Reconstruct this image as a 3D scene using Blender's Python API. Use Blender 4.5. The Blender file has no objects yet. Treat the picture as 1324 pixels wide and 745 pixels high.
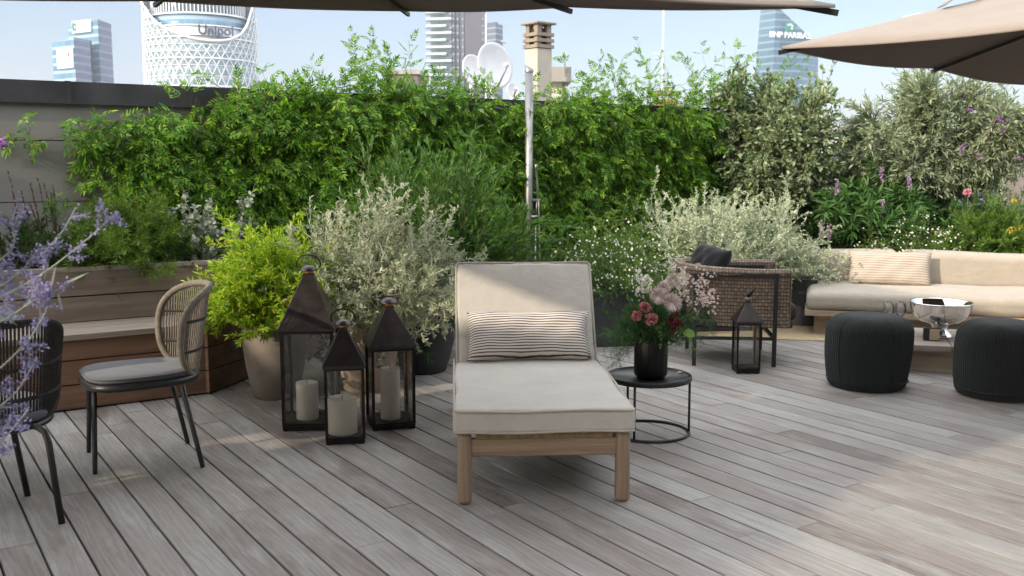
import bpy, math, random
import numpy as np
from mathutils import Vector

# ------------------------------------------------------------------ basics
rng = np.random.default_rng(7)
random.seed(7)
scene = bpy.context.scene
COL = scene.collection
CAM_H = 1.45
F = 1287.0
TH = math.atan((372.5 - 211) / F)
cT, sT = math.cos(TH), math.sin(TH)


def ray(px, py):
    x = (px - 662) / F
    y = -(py - 372.5) / F
    return np.array([x, cT + y * sT, -sT + y * cT])


def P(px, py, z=0.0):
    """world point at height z seen at that place of the photograph"""
    d = ray(px, py)
    t = (z - CAM_H) / d[2]
    return np.array([0, 0, CAM_H]) + d * t


def PY(px, py, Y):
    d = ray(px, py)
    return np.array([0, 0, CAM_H]) + d * (Y / d[1])


def nrm(v):
    v = np.asarray(v, float)
    return v / (np.linalg.norm(v, axis=-1, keepdims=True) + 1e-12)


BD = nrm([-0.542, 0.840, 0])      # direction of the deck boards
WD = nrm([0.840, 0.542, 0])       # direction of the long wall
WANG = math.atan2(WD[1], WD[0])


# ------------------------------------------------------------------ mesh builder
class MB:
    def __init__(self):
        self.v = []; self.f = []; self.s = []; self.uv = []; self.n = 0; self.hasuv = False

    def add(self, v, f, smooth=False, uv=None):
        v = np.asarray(v, float).reshape(-1, 3)
        f = [tuple(int(i) + self.n for i in q) for q in f]
        self.v.append(v); self.f += f; self.s += [smooth] * len(f)
        if uv is not None:
            self.hasuv = True; self.uv.append(np.asarray(uv, float))
        else:
            self.uv.append(np.zeros((len(v), 2)))
        self.n += len(v)
        return self

    def box(self, c, s, rz=0.0, M=None):
        x, y, z = np.array(s) / 2
        v = np.array([[a, b, d] for a in (-x, x) for b in (-y, y) for d in (-z, z)])
        if M is not None:
            v = v @ np.asarray(M).T
        if rz:
            ca, sa = math.cos(rz), math.sin(rz)
            v = np.c_[v[:, 0] * ca - v[:, 1] * sa, v[:, 0] * sa + v[:, 1] * ca, v[:, 2]]
        v = v + np.array(c)
        return self.add(v, [(0, 1, 3, 2), (4, 6, 7, 5), (0, 4, 5, 1), (2, 3, 7, 6), (0, 2, 6, 4), (1, 5, 7, 3)])

    def bar(self, a, b, w, h, up=(0, 0, 1)):
        a = np.array(a, float); b = np.array(b, float)
        d = nrm(b - a); u = np.array(up, float)
        s = nrm(np.cross(u, d)); u = np.cross(d, s)
        M = np.c_[d, s, u]
        return self.box((a + b) / 2, (np.linalg.norm(b - a), w, h), M=M)

    def tube(self, pts, r, n=8, closed=False, cap=True, uvs=None):
        pts = np.asarray(pts, float); m = len(pts)
        r = np.broadcast_to(np.asarray(r, float), (m,))
        if closed:
            tan = nrm(np.roll(pts, -1, 0) - np.roll(pts, 1, 0))
        else:
            tan = nrm(np.gradient(pts, axis=0))
        ref = np.array([0, 0, 1.0]) if abs(tan[0][2]) < 0.9 else np.array([1.0, 0, 0])
        a = nrm(np.cross(tan[0], ref)); vs = []
        for i in range(m):
            a = nrm(a - tan[i] * np.dot(a, tan[i])); b = np.cross(tan[i], a)
            th = np.arange(n) * 2 * math.pi / n
            vs.append(pts[i] + r[i] * (np.cos(th)[:, None] * a + np.sin(th)[:, None] * b))
        v = np.concatenate(vs); f = []
        for i in range(m if closed else m - 1):
            j = (i + 1) % m
            for k in range(n):
                l = (k + 1) % n
                f.append((i * n + k, i * n + l, j * n + l, j * n + k))
        if cap and not closed:
            f.append(tuple(range(n))[::-1]); f.append(tuple((m - 1) * n + k for k in range(n)))
        return self.add(v, f, True)

    def cyl(self, c, r, z0, z1, n=24):
        return self.tube([(c[0], c[1], z0), (c[0], c[1], z1)], r, n)

    def lathe(self, prof, n=32, c=(0, 0, 0), mod=None, smooth=True, closed=False):
        prof = np.asarray(prof, float); m = len(prof)
        th = np.arange(n) * 2 * math.pi / n
        v = []
        for i, (r, z) in enumerate(prof):
            rr = np.full(n, r) if mod is None else mod(r, z, th, i / (m - 1))
            v.append(np.c_[rr * np.cos(th), rr * np.sin(th), np.full(n, z)])
        v = np.concatenate(v) + np.array(c); f = []
        for i in range(m if closed else m - 1):
            j = (i + 1) % m
            for k in range(n):
                l = (k + 1) % n
                f.append((i * n + k, i * n + l, j * n + l, j * n + k))
        if not closed:
            if prof[0][0] > 1e-5: f.append(tuple(range(n))[::-1])
            if prof[-1][0] > 1e-5: f.append(tuple((m - 1) * n + k for k in range(n)))
        return self.add(v, f, smooth)

    def prism(self, pts, z0, z1):
        n = len(pts)
        z0 = np.broadcast_to(z0, (n,)); z1 = np.broadcast_to(z1, (n,))
        v = [(p[0], p[1], a) for p, a in zip(pts, z0)] + [(p[0], p[1], b) for p, b in zip(pts, z1)]
        f = [tuple(range(n))[::-1], tuple(range(n, 2 * n))]
        f += [(i, (i + 1) % n, n + (i + 1) % n, n + i) for i in range(n)]
        return self.add(v, f)

    def rbox(self, c, s, r, seg=3, fill=4, deform=None, rz=0.0):
        """box with rounded edges; deform(v_unit, v) may reshape it"""
        h = np.array(s) / 2.0
        r = min(r, h.min() * 0.98)
        ax = []
        for k in range(3):
            e = r * np.tan(np.linspace(0, math.pi / 4, seg + 1)[::-1])
            left = -(h[k] - r) - e
            mid = np.linspace(-(h[k] - r), h[k] - r, fill + 1)
            co = np.concatenate([left[:-1], mid, -left[:-1][::-1]])
            ax.append(co)
        idx = {}; vs = []; fs = []

        def vid(p):
            key = tuple(np.round(p, 6))
            if key not in idx:
                idx[key] = len(vs); vs.append(p)
            return idx[key]
        for k in range(3):
            i, j = (k + 1) % 3, (k + 2) % 3
            for sg in (-1, 1):
                A, B = ax[i], ax[j]
                g = np.zeros((len(A), len(B)), int)
                for a, ca in enumerate(A):
                    for b, cb in enumerate(B):
                        p = np.zeros(3); p[k] = sg * h[k]; p[i] = ca; p[j] = cb
                        g[a, b] = vid(p)
                for a in range(len(A) - 1):
                    for b in range(len(B) - 1):
                        q = (g[a, b], g[a + 1, b], g[a + 1, b + 1], g[a, b + 1])
                        fs.append(q if sg > 0 else q[::-1])
        v = np.array(vs)
        q = np.clip(v, -(h - r), h - r)
        d = v - q
        v = q + r * d / (np.linalg.norm(d, axis=1, keepdims=True) + 1e-12)
        if deform: v = deform(v / h, v)
        if rz:
            ca, sa = math.cos(rz), math.sin(rz)
            v = np.c_[v[:, 0] * ca - v[:, 1] * sa, v[:, 0] * sa + v[:, 1] * ca, v[:, 2]]
        return self.add(v + np.array(c), fs, True)

    def xf(self, R=None, t=None):
        for k in range(len(self.v)):
            if R is not None: self.v[k] = self.v[k] @ np.asarray(R).T
            if t is not None: self.v[k] = self.v[k] + np.array(t)
        return self

    def build(self, name, mat, parent=None):
        V = np.concatenate(self.v) if self.v else np.zeros((0, 3))
        me = bpy.data.meshes.new(name)
        nf = len(self.f)
        lens = np.fromiter((len(q) for q in self.f), int, nf)
        loops = np.fromiter((i for q in self.f for i in q), int, int(lens.sum()))
        me.vertices.add(len(V)); me.vertices.foreach_set('co', V.ravel())
        me.loops.add(len(loops)); me.loops.foreach_set('vertex_index', loops)
        me.polygons.add(nf)
        me.polygons.foreach_set('loop_start', np.concatenate([[0], np.cumsum(lens)[:-1]]))
        me.polygons.foreach_set('loop_total', lens)
        me.polygons.foreach_set('use_smooth', np.array(self.s, bool))
        if self.hasuv:
            uv = np.concatenate(self.uv)
            me.uv_layers.new(name='UVMap').data.foreach_set('uv', uv[loops].ravel())
        me.update(calc_edges=True); me.validate()
        if isinstance(mat, str): mat = M[mat]
        me.materials.append(mat)
        o = bpy.data.objects.new(name, me); COL.objects.link(o)
        if parent is not None: o.parent = parent
        return o


def fast_mesh(name, V, Fq, mat, parent=None, smooth=True):
    """V (n,3), Fq (m,k) faces of the same size"""
    me = bpy.data.meshes.new(name)
    m, k = Fq.shape
    me.vertices.add(len(V)); me.vertices.foreach_set('co', V.astype(np.float32).ravel())
    me.loops.add(m * k); me.loops.foreach_set('vertex_index', Fq.astype(np.int32).ravel())
    me.polygons.add(m)
    me.polygons.foreach_set('loop_start', np.arange(m) * k)
    me.polygons.foreach_set('loop_total', np.full(m, k))
    me.polygons.foreach_set('use_smooth', np.full(m, smooth))
    me.update(calc_edges=True)
    if isinstance(mat, str): mat = M[mat]
    me.materials.append(mat)
    o = bpy.data.objects.new(name, me); COL.objects.link(o)
    if parent is not None: o.parent = parent
    return o


def thing(name, label, cat, loc=(0, 0, 0), rz=0.0, group=None):
    o = bpy.data.objects.new(name, None); COL.objects.link(o)
    o.empty_display_size = 0.1
    o.location = [float(c) for c in loc]; o.rotation_euler = (0, 0, rz)
    o['label'] = label; o['category'] = cat
    if group: o['group'] = group
    return o


def tag(o, label, cat, group=None):
    o['label'] = label; o['category'] = cat
    if group: o['group'] = group
    return o


def struct(o):
    o['kind'] = 'structure'
    return o


# ------------------------------------------------------------------ materials
M = {}


class NT:
    def __init__(self, name):
        self.m = bpy.data.materials.new(name); self.m.use_nodes = True
        self.t = self.m.node_tree; self.t.nodes.clear()
        self.out = self.n('ShaderNodeOutputMaterial')
        M[name] = self.m

    def n(self, typ, **kw):
        nd = self.t.nodes.new(typ)
        for k, v in kw.items():
            if k.startswith('i_'):
                nd.inputs[k[2:].replace('_', ' ')].default_value = v
            else:
                setattr(nd, k, v)
        return nd

    def l(self, a, b):
        self.t.links.new(a, b)

    def ramp(self, fac, stops, interp='LINEAR'):
        r = self.n('ShaderNodeValToRGB'); cr = r.color_ramp; cr.interpolation = interp
        while len(cr.elements) < len(stops): cr.elements.new(0.5)
        for e, (p, c) in zip(cr.elements, stops):
            e.position = p; e.color = (*c, 1) if len(c) == 3 else c
        self.l(fac, r.inputs[0]); return r.outputs[0]

    def math(self, op, a, b=None, c=None):
        nd = self.n('ShaderNodeMath', operation=op)
        for i, x in enumerate((a, b, c)):
            if x is None: continue
            if isinstance(x, (int, float)): nd.inputs[i].default_value = x
            else: self.l(x, nd.inputs[i])
        return nd.outputs[0]

    def mix(self, fac, a, b, mode='MIX'):
        nd = self.n('ShaderNodeMix', data_type='RGBA', blend_type=mode)
        for i, x in ((0, fac), (6, a), (7, b)):
            if isinstance(x, (int, float)): nd.inputs[i].default_value = x
            elif isinstance(x, (tuple, list)): nd.inputs[i].default_value = (*x, 1)
            else: self.l(x, nd.inputs[i])
        return nd.outputs[2]

    def coord(self, which='Object', scale=(1, 1, 1), loc=(0, 0, 0), rot=(0, 0, 0)):
        tc = self.n('ShaderNodeTexCoord'); mp = self.n('ShaderNodeMapping')
        mp.inputs['Scale'].default_value = scale; mp.inputs['Location'].default_value = loc
        mp.inputs['Rotation'].default_value = rot
        self.l(tc.outputs[which], mp.inputs[0]); return mp.outputs[0]

    def noise(self, vec, scale, detail=4, rough=0.55, dist=0.0, out=0):
        nd = self.n('ShaderNodeTexNoise'); nd.inputs['Scale'].default_value = scale
        nd.inputs['Detail'].default_value = detail; nd.inputs['Roughness'].default_value = rough
        nd.inputs['Distortion'].default_value = dist
        if vec is not None: self.l(vec, nd.inputs['Vector'])
        return nd.outputs[out]

    def bsdf(self, col, rough=0.5, metal=0.0, bump=None, bstr=0.2, bdist=0.01, spec=0.5):
        b = self.n('ShaderNodeBsdfPrincipled')
        for k, x in (('Base Color', col), ('Roughness', rough), ('Metallic', metal), ('Specular IOR Level', spec)):
            if isinstance(x, (int, float)): b.inputs[k].default_value = x
            elif isinstance(x, (tuple, list)): b.inputs[k].default_value = (*x, 1)
            else: self.l(x, b.inputs[k])
        if bump is not None:
            bp = self.n('ShaderNodeBump'); bp.inputs['Strength'].default_value = bstr
            bp.inputs['Distance'].default_value = bdist
            self.l(bump, bp.inputs['Height']); self.l(bp.outputs[0], b.inputs['Normal'])
        self.l(b.outputs[0], self.out.inputs[0])
        return b


def sc(c, k): return tuple(x * k for x in c)


def mat_plain(name, col, rough=0.5, metal=0.0, var=0.15, nscale=12, bstr=0.05, spec=0.5, bdist=0.003):
    t = NT(name); v = t.coord()
    n1 = t.noise(v, nscale, 5)
    c = t.ramp(n1, [(0.3, sc(col, 1 - var)), (0.7, sc(col, 1 + var))])
    rr = t.ramp(t.noise(v, nscale * 2.3, 3), [(0.3, (rough * 0.85,) * 3), (0.7, (min(1, rough * 1.15),) * 3)])
    t.bsdf(c, rr, metal, t.noise(v, nscale * 8, 3), bstr, bdist, spec)


def mat_wood(name, cols, axis=0, fine=60, rough=0.65, perisland=0.0, bstr=0.25):
    """grain along local axis"""
    t = NT(name)
    s = [1.0, 1.0, 1.0]; s[axis] = 0.06
    tc = t.n('ShaderNodeTexCoord')
    g = t.n('ShaderNodeNewGeometry')
    add = t.n('ShaderNodeVectorMath', operation='ADD')
    rm = t.n('ShaderNodeVectorMath', operation='SCALE'); rm.inputs['Scale'].default_value = 37.0
    cmb = t.n('ShaderNodeCombineXYZ')
    for i in range(3): t.l(g.outputs['Random Per Island'], cmb.inputs[i])
    t.l(cmb.outputs[0], rm.inputs[0]); t.l(tc.outputs['Object'], add.inputs[0]); t.l(rm.outputs[0], add.inputs[1])
    mp = t.n('ShaderNodeMapping'); mp.inputs['Scale'].default_value = s
    t.l(add.outputs[0], mp.inputs[0]); v = mp.outputs[0]
    big = t.noise(v, 9, 4, 0.6, 1.2)
    fin = t.noise(v, fine, 5, 0.7, 0.4)
    n = len(cols)
    c1 = t.ramp(big, [(0.25 + 0.5 * i / (n - 1), cols[i]) for i in range(n)])
    c2 = t.ramp(fin, [(0.3, (0.62,) * 3), (0.65, (1.12,) * 3)])
    c = t.mix(0.75, c1, c2, 'MULTIPLY')
    if perisland:
        r = t.ramp(g.outputs['Random Per Island'], [(0, (1 - perisland,) * 3), (1, (1 + perisland,) * 3)])
        c = t.mix(1.0, c, r, 'MULTIPLY')
    t.bsdf(c, rough, 0, fin, bstr, 0.002)


def mat_deck():
    t = NT('weathered_deck')
    tc = t.n('ShaderNodeTexCoord'); g = t.n('ShaderNodeNewGeometry')
    rnd = g.outputs['Random Per Island']
    cmb = t.n('ShaderNodeCombineXYZ'); t.l(t.math('MULTIPLY', rnd, 91.0), cmb.inputs[0])
    t.l(t.math('MULTIPLY', rnd, 53.0), cmb.inputs[1])
    add = t.n('ShaderNodeVectorMath', operation='ADD'); t.l(tc.outputs['Object'], add.inputs[0]); t.l(cmb.outputs[0], add.inputs[1])

    def mp(s):
        m = t.n('ShaderNodeMapping'); m.inputs['Scale'].default_value = s; t.l(add.outputs[0], m.inputs[0]); return m.outputs[0]
    # board tone: bluish silver, grey brown, pinkish brown
    base = t.ramp(rnd, [(0.0, (0.160, 0.128, 0.110)), (0.2, (0.292, 0.266, 0.242)), (0.4, (0.215, 0.180, 0.158)), (0.6, (0.350, 0.338, 0.320)),
                        (0.8, (0.246, 0.214, 0.194)), (1.0, (0.298, 0.278, 0.258))])
    # broad silvering patches
    pat = t.noise(mp((0.9, 3.0, 1)), 2.2, 4, 0.6, 0.6)
    silver = t.ramp(pat, [(0.45, (0, 0, 0)), (0.72, (0.8,) * 3)])
    c = t.mix(silver, base, (0.370, 0.362, 0.346))
    # cathedral grain
    wv = t.n('ShaderNodeTexWave', wave_type='BANDS', bands_direction='Y'); wv.inputs['Scale'].default_value = 11
    wv.inputs['Distortion'].default_value = 16; wv.inputs['Detail'].default_value = 4; wv.inputs['Detail Scale'].default_value = 0.9
    t.l(mp((0.13, 1.0, 1)), wv.inputs['Vector'])
    fin = t.noise(mp((0.035, 1, 1)), 130, 5, 0.7, 0.3)
    c = t.mix(0.32, c, t.ramp(wv.outputs['Fac'], [(0.15, (0.70,) * 3), (0.8, (1.14,) * 3)]), 'MULTIPLY')
    c = t.mix(0.6, c, t.ramp(fin, [(0.3, (0.66,) * 3), (0.65, (1.16,) * 3)]), 'MULTIPLY')
    # dirt, knots
    dirt = t.noise(mp((0.6, 1.6, 1)), 5, 6, 0.7)
    c = t.mix(0.5, c, t.ramp(dirt, [(0.30, (0.62, 0.58, 0.54)), (0.5, (1, 1, 1))]), 'MULTIPLY')
    vo = t.n('ShaderNodeTexVoronoi'); vo.inputs['Scale'].default_value = 2.6; t.l(mp((0.5, 1.0, 1)), vo.inputs['Vector'])
    c = t.mix(1.0, c, t.ramp(vo.outputs['Distance'], [(0.012, (0.35, 0.32, 0.3)), (0.03, (1, 1, 1))]), 'MULTIPLY')
    rr = t.ramp(pat, [(0.3, (0.5,) * 3), (0.7, (0.68,) * 3)])
    t.bsdf(c, rr, 0, fin, 0.25, 0.002, 0.4)


def mat_fabric(name, col, var=0.06, weave=900, rough=0.95, bstr=0.35, slub=True):
    t = NT(name); v = t.coord()
    big = t.noise(v, 6, 4)
    fib = t.noise(t.coord(scale=(1, 1, 8)), weave * 0.25, 2, 0.7)
    fib2 = t.noise(t.coord(scale=(1, 8, 8)), weave * 0.12, 2, 0.7)
    c = t.ramp(big, [(0.3, sc(col, 1 - var)), (0.7, sc(col, 1 + var))])
    c = t.mix(0.5, c, t.ramp(fib, [(0.3, (0.78,) * 3), (0.7, (1.15,) * 3)]), 'MULTIPLY')
    c = t.mix(0.45, c, t.ramp(fib2, [(0.3, (0.78,) * 3), (0.7, (1.15,) * 3)]), 'MULTIPLY')
    wr = t.noise(t.coord(scale=(1, 1, 1)), 9, 3, 0.5, 0.8)
    wr2 = t.noise(t.coord(scale=(1, 1, 1)), 26, 2, 0.5, 1.5)
    h = t.math('ADD', t.math('ADD', t.math('MULTIPLY', fib, 0.3), t.math('MULTIPLY', wr, 2.2)), t.math('MULTIPLY', wr2, 0.5))
    b = t.bsdf(c, rough, 0, h, bstr, 0.008, 0.2)
    b.inputs['Sheen Weight'].default_value = 0.15


def mat_stripe(name, c0, c1, freq, axis=2, duty=0.5, soft=0.12, wob=0.004, bstr=0.3):
    t = NT(name); v = t.coord()
    sep = t.n('ShaderNodeSeparateXYZ'); t.l(v, sep.inputs[0])
    w = t.math('MULTIPLY_ADD', t.noise(v, 7, 3), wob, sep.outputs[axis])
    fr = t.math('FRACT', t.math('MULTIPLY', w, freq))
    tri = t.math('ABSOLUTE', t.math('MULTIPLY_ADD', fr, 2.0, -1.0))
    f = t.ramp(tri, [(duty - soft, (0,) * 3), (duty + soft, (1,) * 3)])
    c = t.mix(f, c0, c1)
    c = t.mix(0.4, c, t.ramp(t.noise(v, 220, 2), [(0.3, (0.75,) * 3), (0.7, (1.15,) * 3)]), 'MULTIPLY')
    t.bsdf(c, 0.95, 0, t.noise(v, 12, 4, 0.5, 1), bstr, 0.012, 0.2)


def mat_leaf(name, cols, trans=0.35, rough=0.5, tcol=None):
    t = NT(name); g = t.n('ShaderNodeNewGeometry')
    n = len(cols)
    c = t.ramp(g.outputs['Random Per Island'], [(i / max(1, n - 1), cols[i]) for i in range(n)])
    v = t.coord()
    c = t.mix(0.6, c, t.ramp(t.noise(v, 3.0, 3), [(0.3, (0.62, 0.68, 0.62)), (0.7, (1.25, 1.18, 1.15))]), 'MULTIPLY')
    b = t.n('ShaderNodeBsdfPrincipled'); t.l(c, b.inputs['Base Color'])
    b.inputs['Roughness'].default_value = rough; b.inputs['Specular IOR Level'].default_value = 0.35
    tr = t.n('ShaderNodeBsdfTranslucent')
    ct = t.mix(1.0, c, tcol or (1.25, 1.35, 0.65), 'MULTIPLY'); t.l(ct, tr.inputs[0])
    mx = t.n('ShaderNodeMixShader'); mx.inputs[0].default_value = trans
    t.l(b.outputs[0], mx.inputs[1]); t.l(tr.outputs[0], mx.inputs[2]); t.l(mx.outputs[0], t.out.inputs[0])


def mat_glass(name, tint=(0.93, 0.95, 0.94), refl=0.5, dirt=0.06, dcol=0.35):
    t = NT(name)
    tr = t.n('ShaderNodeBsdfTransparent'); tr.inputs[0].default_value = (*tint, 1)
    gl = t.n('ShaderNodeBsdfGlossy'); gl.inputs['Roughness'].default_value = 0.03
    fr = t.n('ShaderNodeFresnel'); fr.inputs[0].default_value = 1.5
    mx = t.n('ShaderNodeMixShader'); t.l(t.math('MULTIPLY', fr.outputs[0], refl), mx.inputs[0])
    t.l(tr.outputs[0], mx.inputs[1]); t.l(gl.outputs[0], mx.inputs[2])
    df = t.n('ShaderNodeBsdfDiffuse'); df.inputs[0].default_value = (dcol, dcol * 0.98, dcol * 0.94, 1)
    m2 = t.n('ShaderNodeMixShader')
    t.l(t.ramp(t.noise(t.coord(), 9, 5), [(0.3, (dirt * 0.3,) * 3), (0.75, (dirt * 1.8,) * 3)]), m2.inputs[0])
    t.l(mx.outputs[0], m2.inputs[1]); t.l(df.outputs[0], m2.inputs[2]); t.l(m2.outputs[0], t.out.inputs[0])


def mat_weave(name, c_dark, c_mid, c_light, su, sv):
    """basket weave laid over UV (metres)"""
    t = NT(name); tc = t.n('ShaderNodeTexCoord'); sep = t.n('ShaderNodeSeparateXYZ'); t.l(tc.outputs['UV'], sep.inputs[0])
    u = t.math('MULTIPLY', sep.outputs[0], su); v = t.math('MULTIPLY', sep.outputs[1], sv)
    fu = t.math('FRACT', u); fv = t.math('FRACT', v)
    par = t.math('MODULO', t.math('ADD', t.math('FLOOR', u), t.math('FLOOR', v)), 2.0)
    par = t.math('ABSOLUTE', par)
    pu = t.math('SINE', t.math('MULTIPLY', fu, math.pi)); pv = t.math('SINE', t.math('MULTIPLY', fv, math.pi))
    a = t.math('MULTIPLY', t.math('POWER', pv, 0.4), t.math('MULTIPLY_ADD', pu, 0.6, 0.4))
    b = t.math('MULTIPLY', t.math('POWER', pu, 0.4), t.math('MULTIPLY_ADD', pv, 0.6, 0.1))
    h = t.math('ADD', t.math('MULTIPLY', a, par), t.math('MULTIPLY', b, t.math('SUBTRACT', 1.0, par)))
    fl = t.n('ShaderNodeCombineXYZ'); t.l(t.math('FLOOR', u), fl.inputs[0]); t.l(t.math('FLOOR', v), fl.inputs[1])
    wn = t.n('ShaderNodeTexWhiteNoise'); t.l(fl.outputs[0], wn.inputs[0])
    c = t.ramp(wn.outputs[0], [(0.0, c_mid), (1.0, c_light)])
    c = t.mix(t.ramp(h, [(0.15, (1,) * 3), (0.55, (0,) * 3)]), c, c_dark)
    t.bsdf(c, 0.7, 0, h, 0.8, 0.006, 0.3)


def mat_glassfacade(name, cg, cb, floor=3.6, frac=0.3, mull=1.5, rough=0.15, nz=1.0):
    """curtain wall: floor bands + mullions, in object coordinates"""
    t = NT(name); tc = t.n('ShaderNodeTexCoord'); sep = t.n('ShaderNodeSeparateXYZ'); t.l(tc.outputs['Object'], sep.inputs[0])
    zf = t.math('MULTIPLY', sep.outputs[2], 1 / floor)
    fz = t.math('FRACT', zf)
    hu = t.math('ADD', sep.outputs[0], t.math('MULTIPLY', sep.outputs[1], 0.7))
    uf = t.math('MULTIPLY', hu, 1 / mull)
    cell = t.n('ShaderNodeCombineXYZ'); t.l(t.math('FLOOR', zf), cell.inputs[0]); t.l(t.math('FLOOR', uf), cell.inputs[1])
    wn = t.n('ShaderNodeTexWhiteNoise'); t.l(cell.outputs[0], wn.inputs[0])
    g = t.mix(t.math('MULTIPLY', wn.outputs[0], 0.5 * nz), cg, sc(cg, 1.7))
    band = t.math('LESS_THAN', fz, frac)
    m = t.math('LESS_THAN', t.math('FRACT', uf), 0.10)
    c = t.mix(band, g, cb)
    c = t.mix(t.math('MULTIPLY', m, 0.5), c, sc(cb, 0.8))
    t.bsdf(c, t.math('MULTIPLY_ADD', band, 0.35, rough), 0.0, None, spec=0.6)


mat_deck()
mat_wood('teak_grey', [(0.20, 0.155, 0.12), (0.30, 0.25, 0.205), (0.36, 0.315, 0.27)], 0, 55)
mat_wood('ipe_brown_x', [(0.125, 0.066, 0.040), (0.20, 0.105, 0.062), (0.25, 0.145, 0.09)], 0, 45, perisland=0.12)
mat_wood('ipe_grey_x', [(0.155, 0.112, 0.085), (0.205, 0.155, 0.122), (0.25, 0.20, 0.165)], 0, 45, perisland=0.15)
mat_wood('lounger_wood_x', [(0.16, 0.105, 0.062), (0.28, 0.195, 0.126), (0.35, 0.265, 0.19)], 0, 48, bstr=0.6)
mat_wood('lounger_wood_y', [(0.20, 0.125, 0.070), (0.29, 0.195, 0.120), (0.34, 0.245, 0.165)], 1, 60, bstr=0.35)
mat_wood('lounger_wood_z', [(0.15, 0.098, 0.058), (0.27, 0.19, 0.122), (0.35, 0.265, 0.19)], 2, 48, bstr=0.6)
mat_wood('sofa_wood', [(0.30, 0.225, 0.155), (0.40, 0.31, 0.225), (0.46, 0.37, 0.28)], 0, 60)
mat_wood('bark_olive', [(0.06, 0.045, 0.032), (0.11, 0.085, 0.062), (0.16, 0.13, 0.10)], 2, 30, bstr=1.0)
mat_fabric('linen', (0.50, 0.472, 0.425), bstr=0.5)
mat_fabric('linen_piping', (0.42, 0.385, 0.33))
mat_fabric('sofa_linen', (0.41, 0.36, 0.295), bstr=0.5)
mat_fabric('grey_fabric', (0.115, 0.12, 0.13))
mat_fabric('black_fabric', (0.012, 0.012, 0.013), bstr=0.5)
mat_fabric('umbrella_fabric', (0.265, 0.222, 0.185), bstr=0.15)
mat_fabric('umbrella_underside_shade', (0.085, 0.058, 0.042), bstr=0.15)  # shade of the canopy underside put into a darker fabric colour
mat_fabric('knit', (0.0125, 0.0155, 0.0145), weave=500, bstr=0.4)
mat_stripe('pillow_stripe', (0.68, 0.63, 0.58), (0.055, 0.045, 0.05), 68, 2, 0.62, 0.14, 0.010)
mat_stripe('pillow_stripe_pale', (0.47, 0.41, 0.34), (0.29, 0.235, 0.185), 46, 2, 0.70, 0.2, 0.02)
mat_plain('black_metal', (0.014, 0.014, 0.015), 0.42, 0.0, 0.2, 20, 0.03)
mat_plain('bronze_metal', (0.018, 0.0155, 0.015), 0.42, 0.65, 0.35, 14, 0.10)
mat_plain('bronze_roof', (0.060, 0.051, 0.049), 0.36, 0.8, 0.3, 9, 0.10)
mat_plain('brass', (0.42, 0.26, 0.08), 0.35, 0.9, 0.2, 18, 0.05)
mat_plain('steel', (0.30, 0.30, 0.30), 0.5, 1.0, 0.06, 10, 0.02)
mat_plain('chrome', (0.82, 0.81, 0.79), 0.045, 1.0, 0.02, 8, 0.0)
mat_plain('candle_wax', (0.90, 0.83, 0.70), 0.45, 0.0, 0.04, 8, 0.05)
mat_plain('wick', (0.02, 0.018, 0.016), 0.9)
mat_plain('clay_pot', (0.180, 0.155, 0.130), 0.8, 0, 0.22, 6, 0.2)
mat_plain('clay_pot_pale', (0.36, 0.275, 0.20), 0.8, 0, 0.15, 6, 0.2)
mat_plain('dark_pot', (0.034, 0.034, 0.037), 0.65, 0, 0.25, 7, 0.1)
mat_plain('soil', (0.018, 0.013, 0.010), 1.0, 0, 0.5, 40, 1.0, 0.1, 0.02)
mat_plain('wall_stone', (0.165, 0.16, 0.142), 0.85, 0, 0.10, 3, 0.08)
mat_plain('wall_joint', (0.045, 0.04, 0.035), 0.95)
mat_plain('coping_metal', (0.050, 0.050, 0.053), 0.45, 0.55, 0.35, 3, 0.05)
mat_plain('white_metal', (0.72, 0.73, 0.74), 0.5, 0, 0.06, 5, 0.03)
mat_plain('chimney_render', (0.46, 0.42, 0.35), 0.9, 0, 0.10, 4, 0.15)
mat_plain('chimney_cap', (0.27, 0.225, 0.175), 0.9, 0, 0.15, 6, 0.2)
mat_plain('terracotta', (0.40, 0.20, 0.10), 0.85, 0, 0.2, 7, 0.1)
mat_plain('rope_tan', (0.20, 0.175, 0.143), 0.85, 0, 0.25, 45, 0.5, 0.2)
mat_plain('rope_dark', (0.048, 0.043, 0.038), 0.85, 0, 0.3, 45, 0.5, 0.2)
mat_plain('table_slate', (0.055, 0.062, 0.070), 0.8, 0, 0.15, 9, 0.05)
mat_plain('vase_black', (0.005, 0.005, 0.0055), 0.4, 0, 0.2, 10, 0.03, 0.2)
mat_plain('cane', (0.34, 0.245, 0.125), 0.75, 0, 0.3, 40, 0.4)
mat_plain('matte_black_box', (0.012, 0.012, 0.013), 0.35)
mat_plain('tan_card', (0.42, 0.32, 0.22), 0.8)
mat_plain('jute_rug', (0.42, 0.33, 0.20), 0.95, 0, 0.2, 30, 0.8)
mat_weave('wicker', (0.034, 0.024, 0.017), (0.165, 0.118, 0.082), (0.27, 0.205, 0.148), 46, 38)
mat_glass('lantern_glass', (0.985, 0.985, 0.98), 0.8, 0.03)
mat_glass('wine_glass_clear', (0.985, 0.99, 0.99), 0.9, 0.10, 0.8)  # pale diffuse film added to brighten the glass, standing in for glints
mat_plain('city_ground', (0.22, 0.21, 0.20), 0.9, 0, 0.2, 0.05)
mat_plain('concrete', (0.36, 0.34, 0.31), 0.9, 0, 0.12, 2, 0.1)
mat_plain('roof_brown', (0.20, 0.165, 0.145), 0.9, 0, 0.12, 0.4, 0.1)
mat_plain('pale_wall', (0.62, 0.60, 0.56), 0.9, 0, 0.08, 0.5, 0.05)
mat_plain('tower_white', (0.80, 0.81, 0.81), 0.5, 0, 0.04, 0.3, 0.0)
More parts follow.
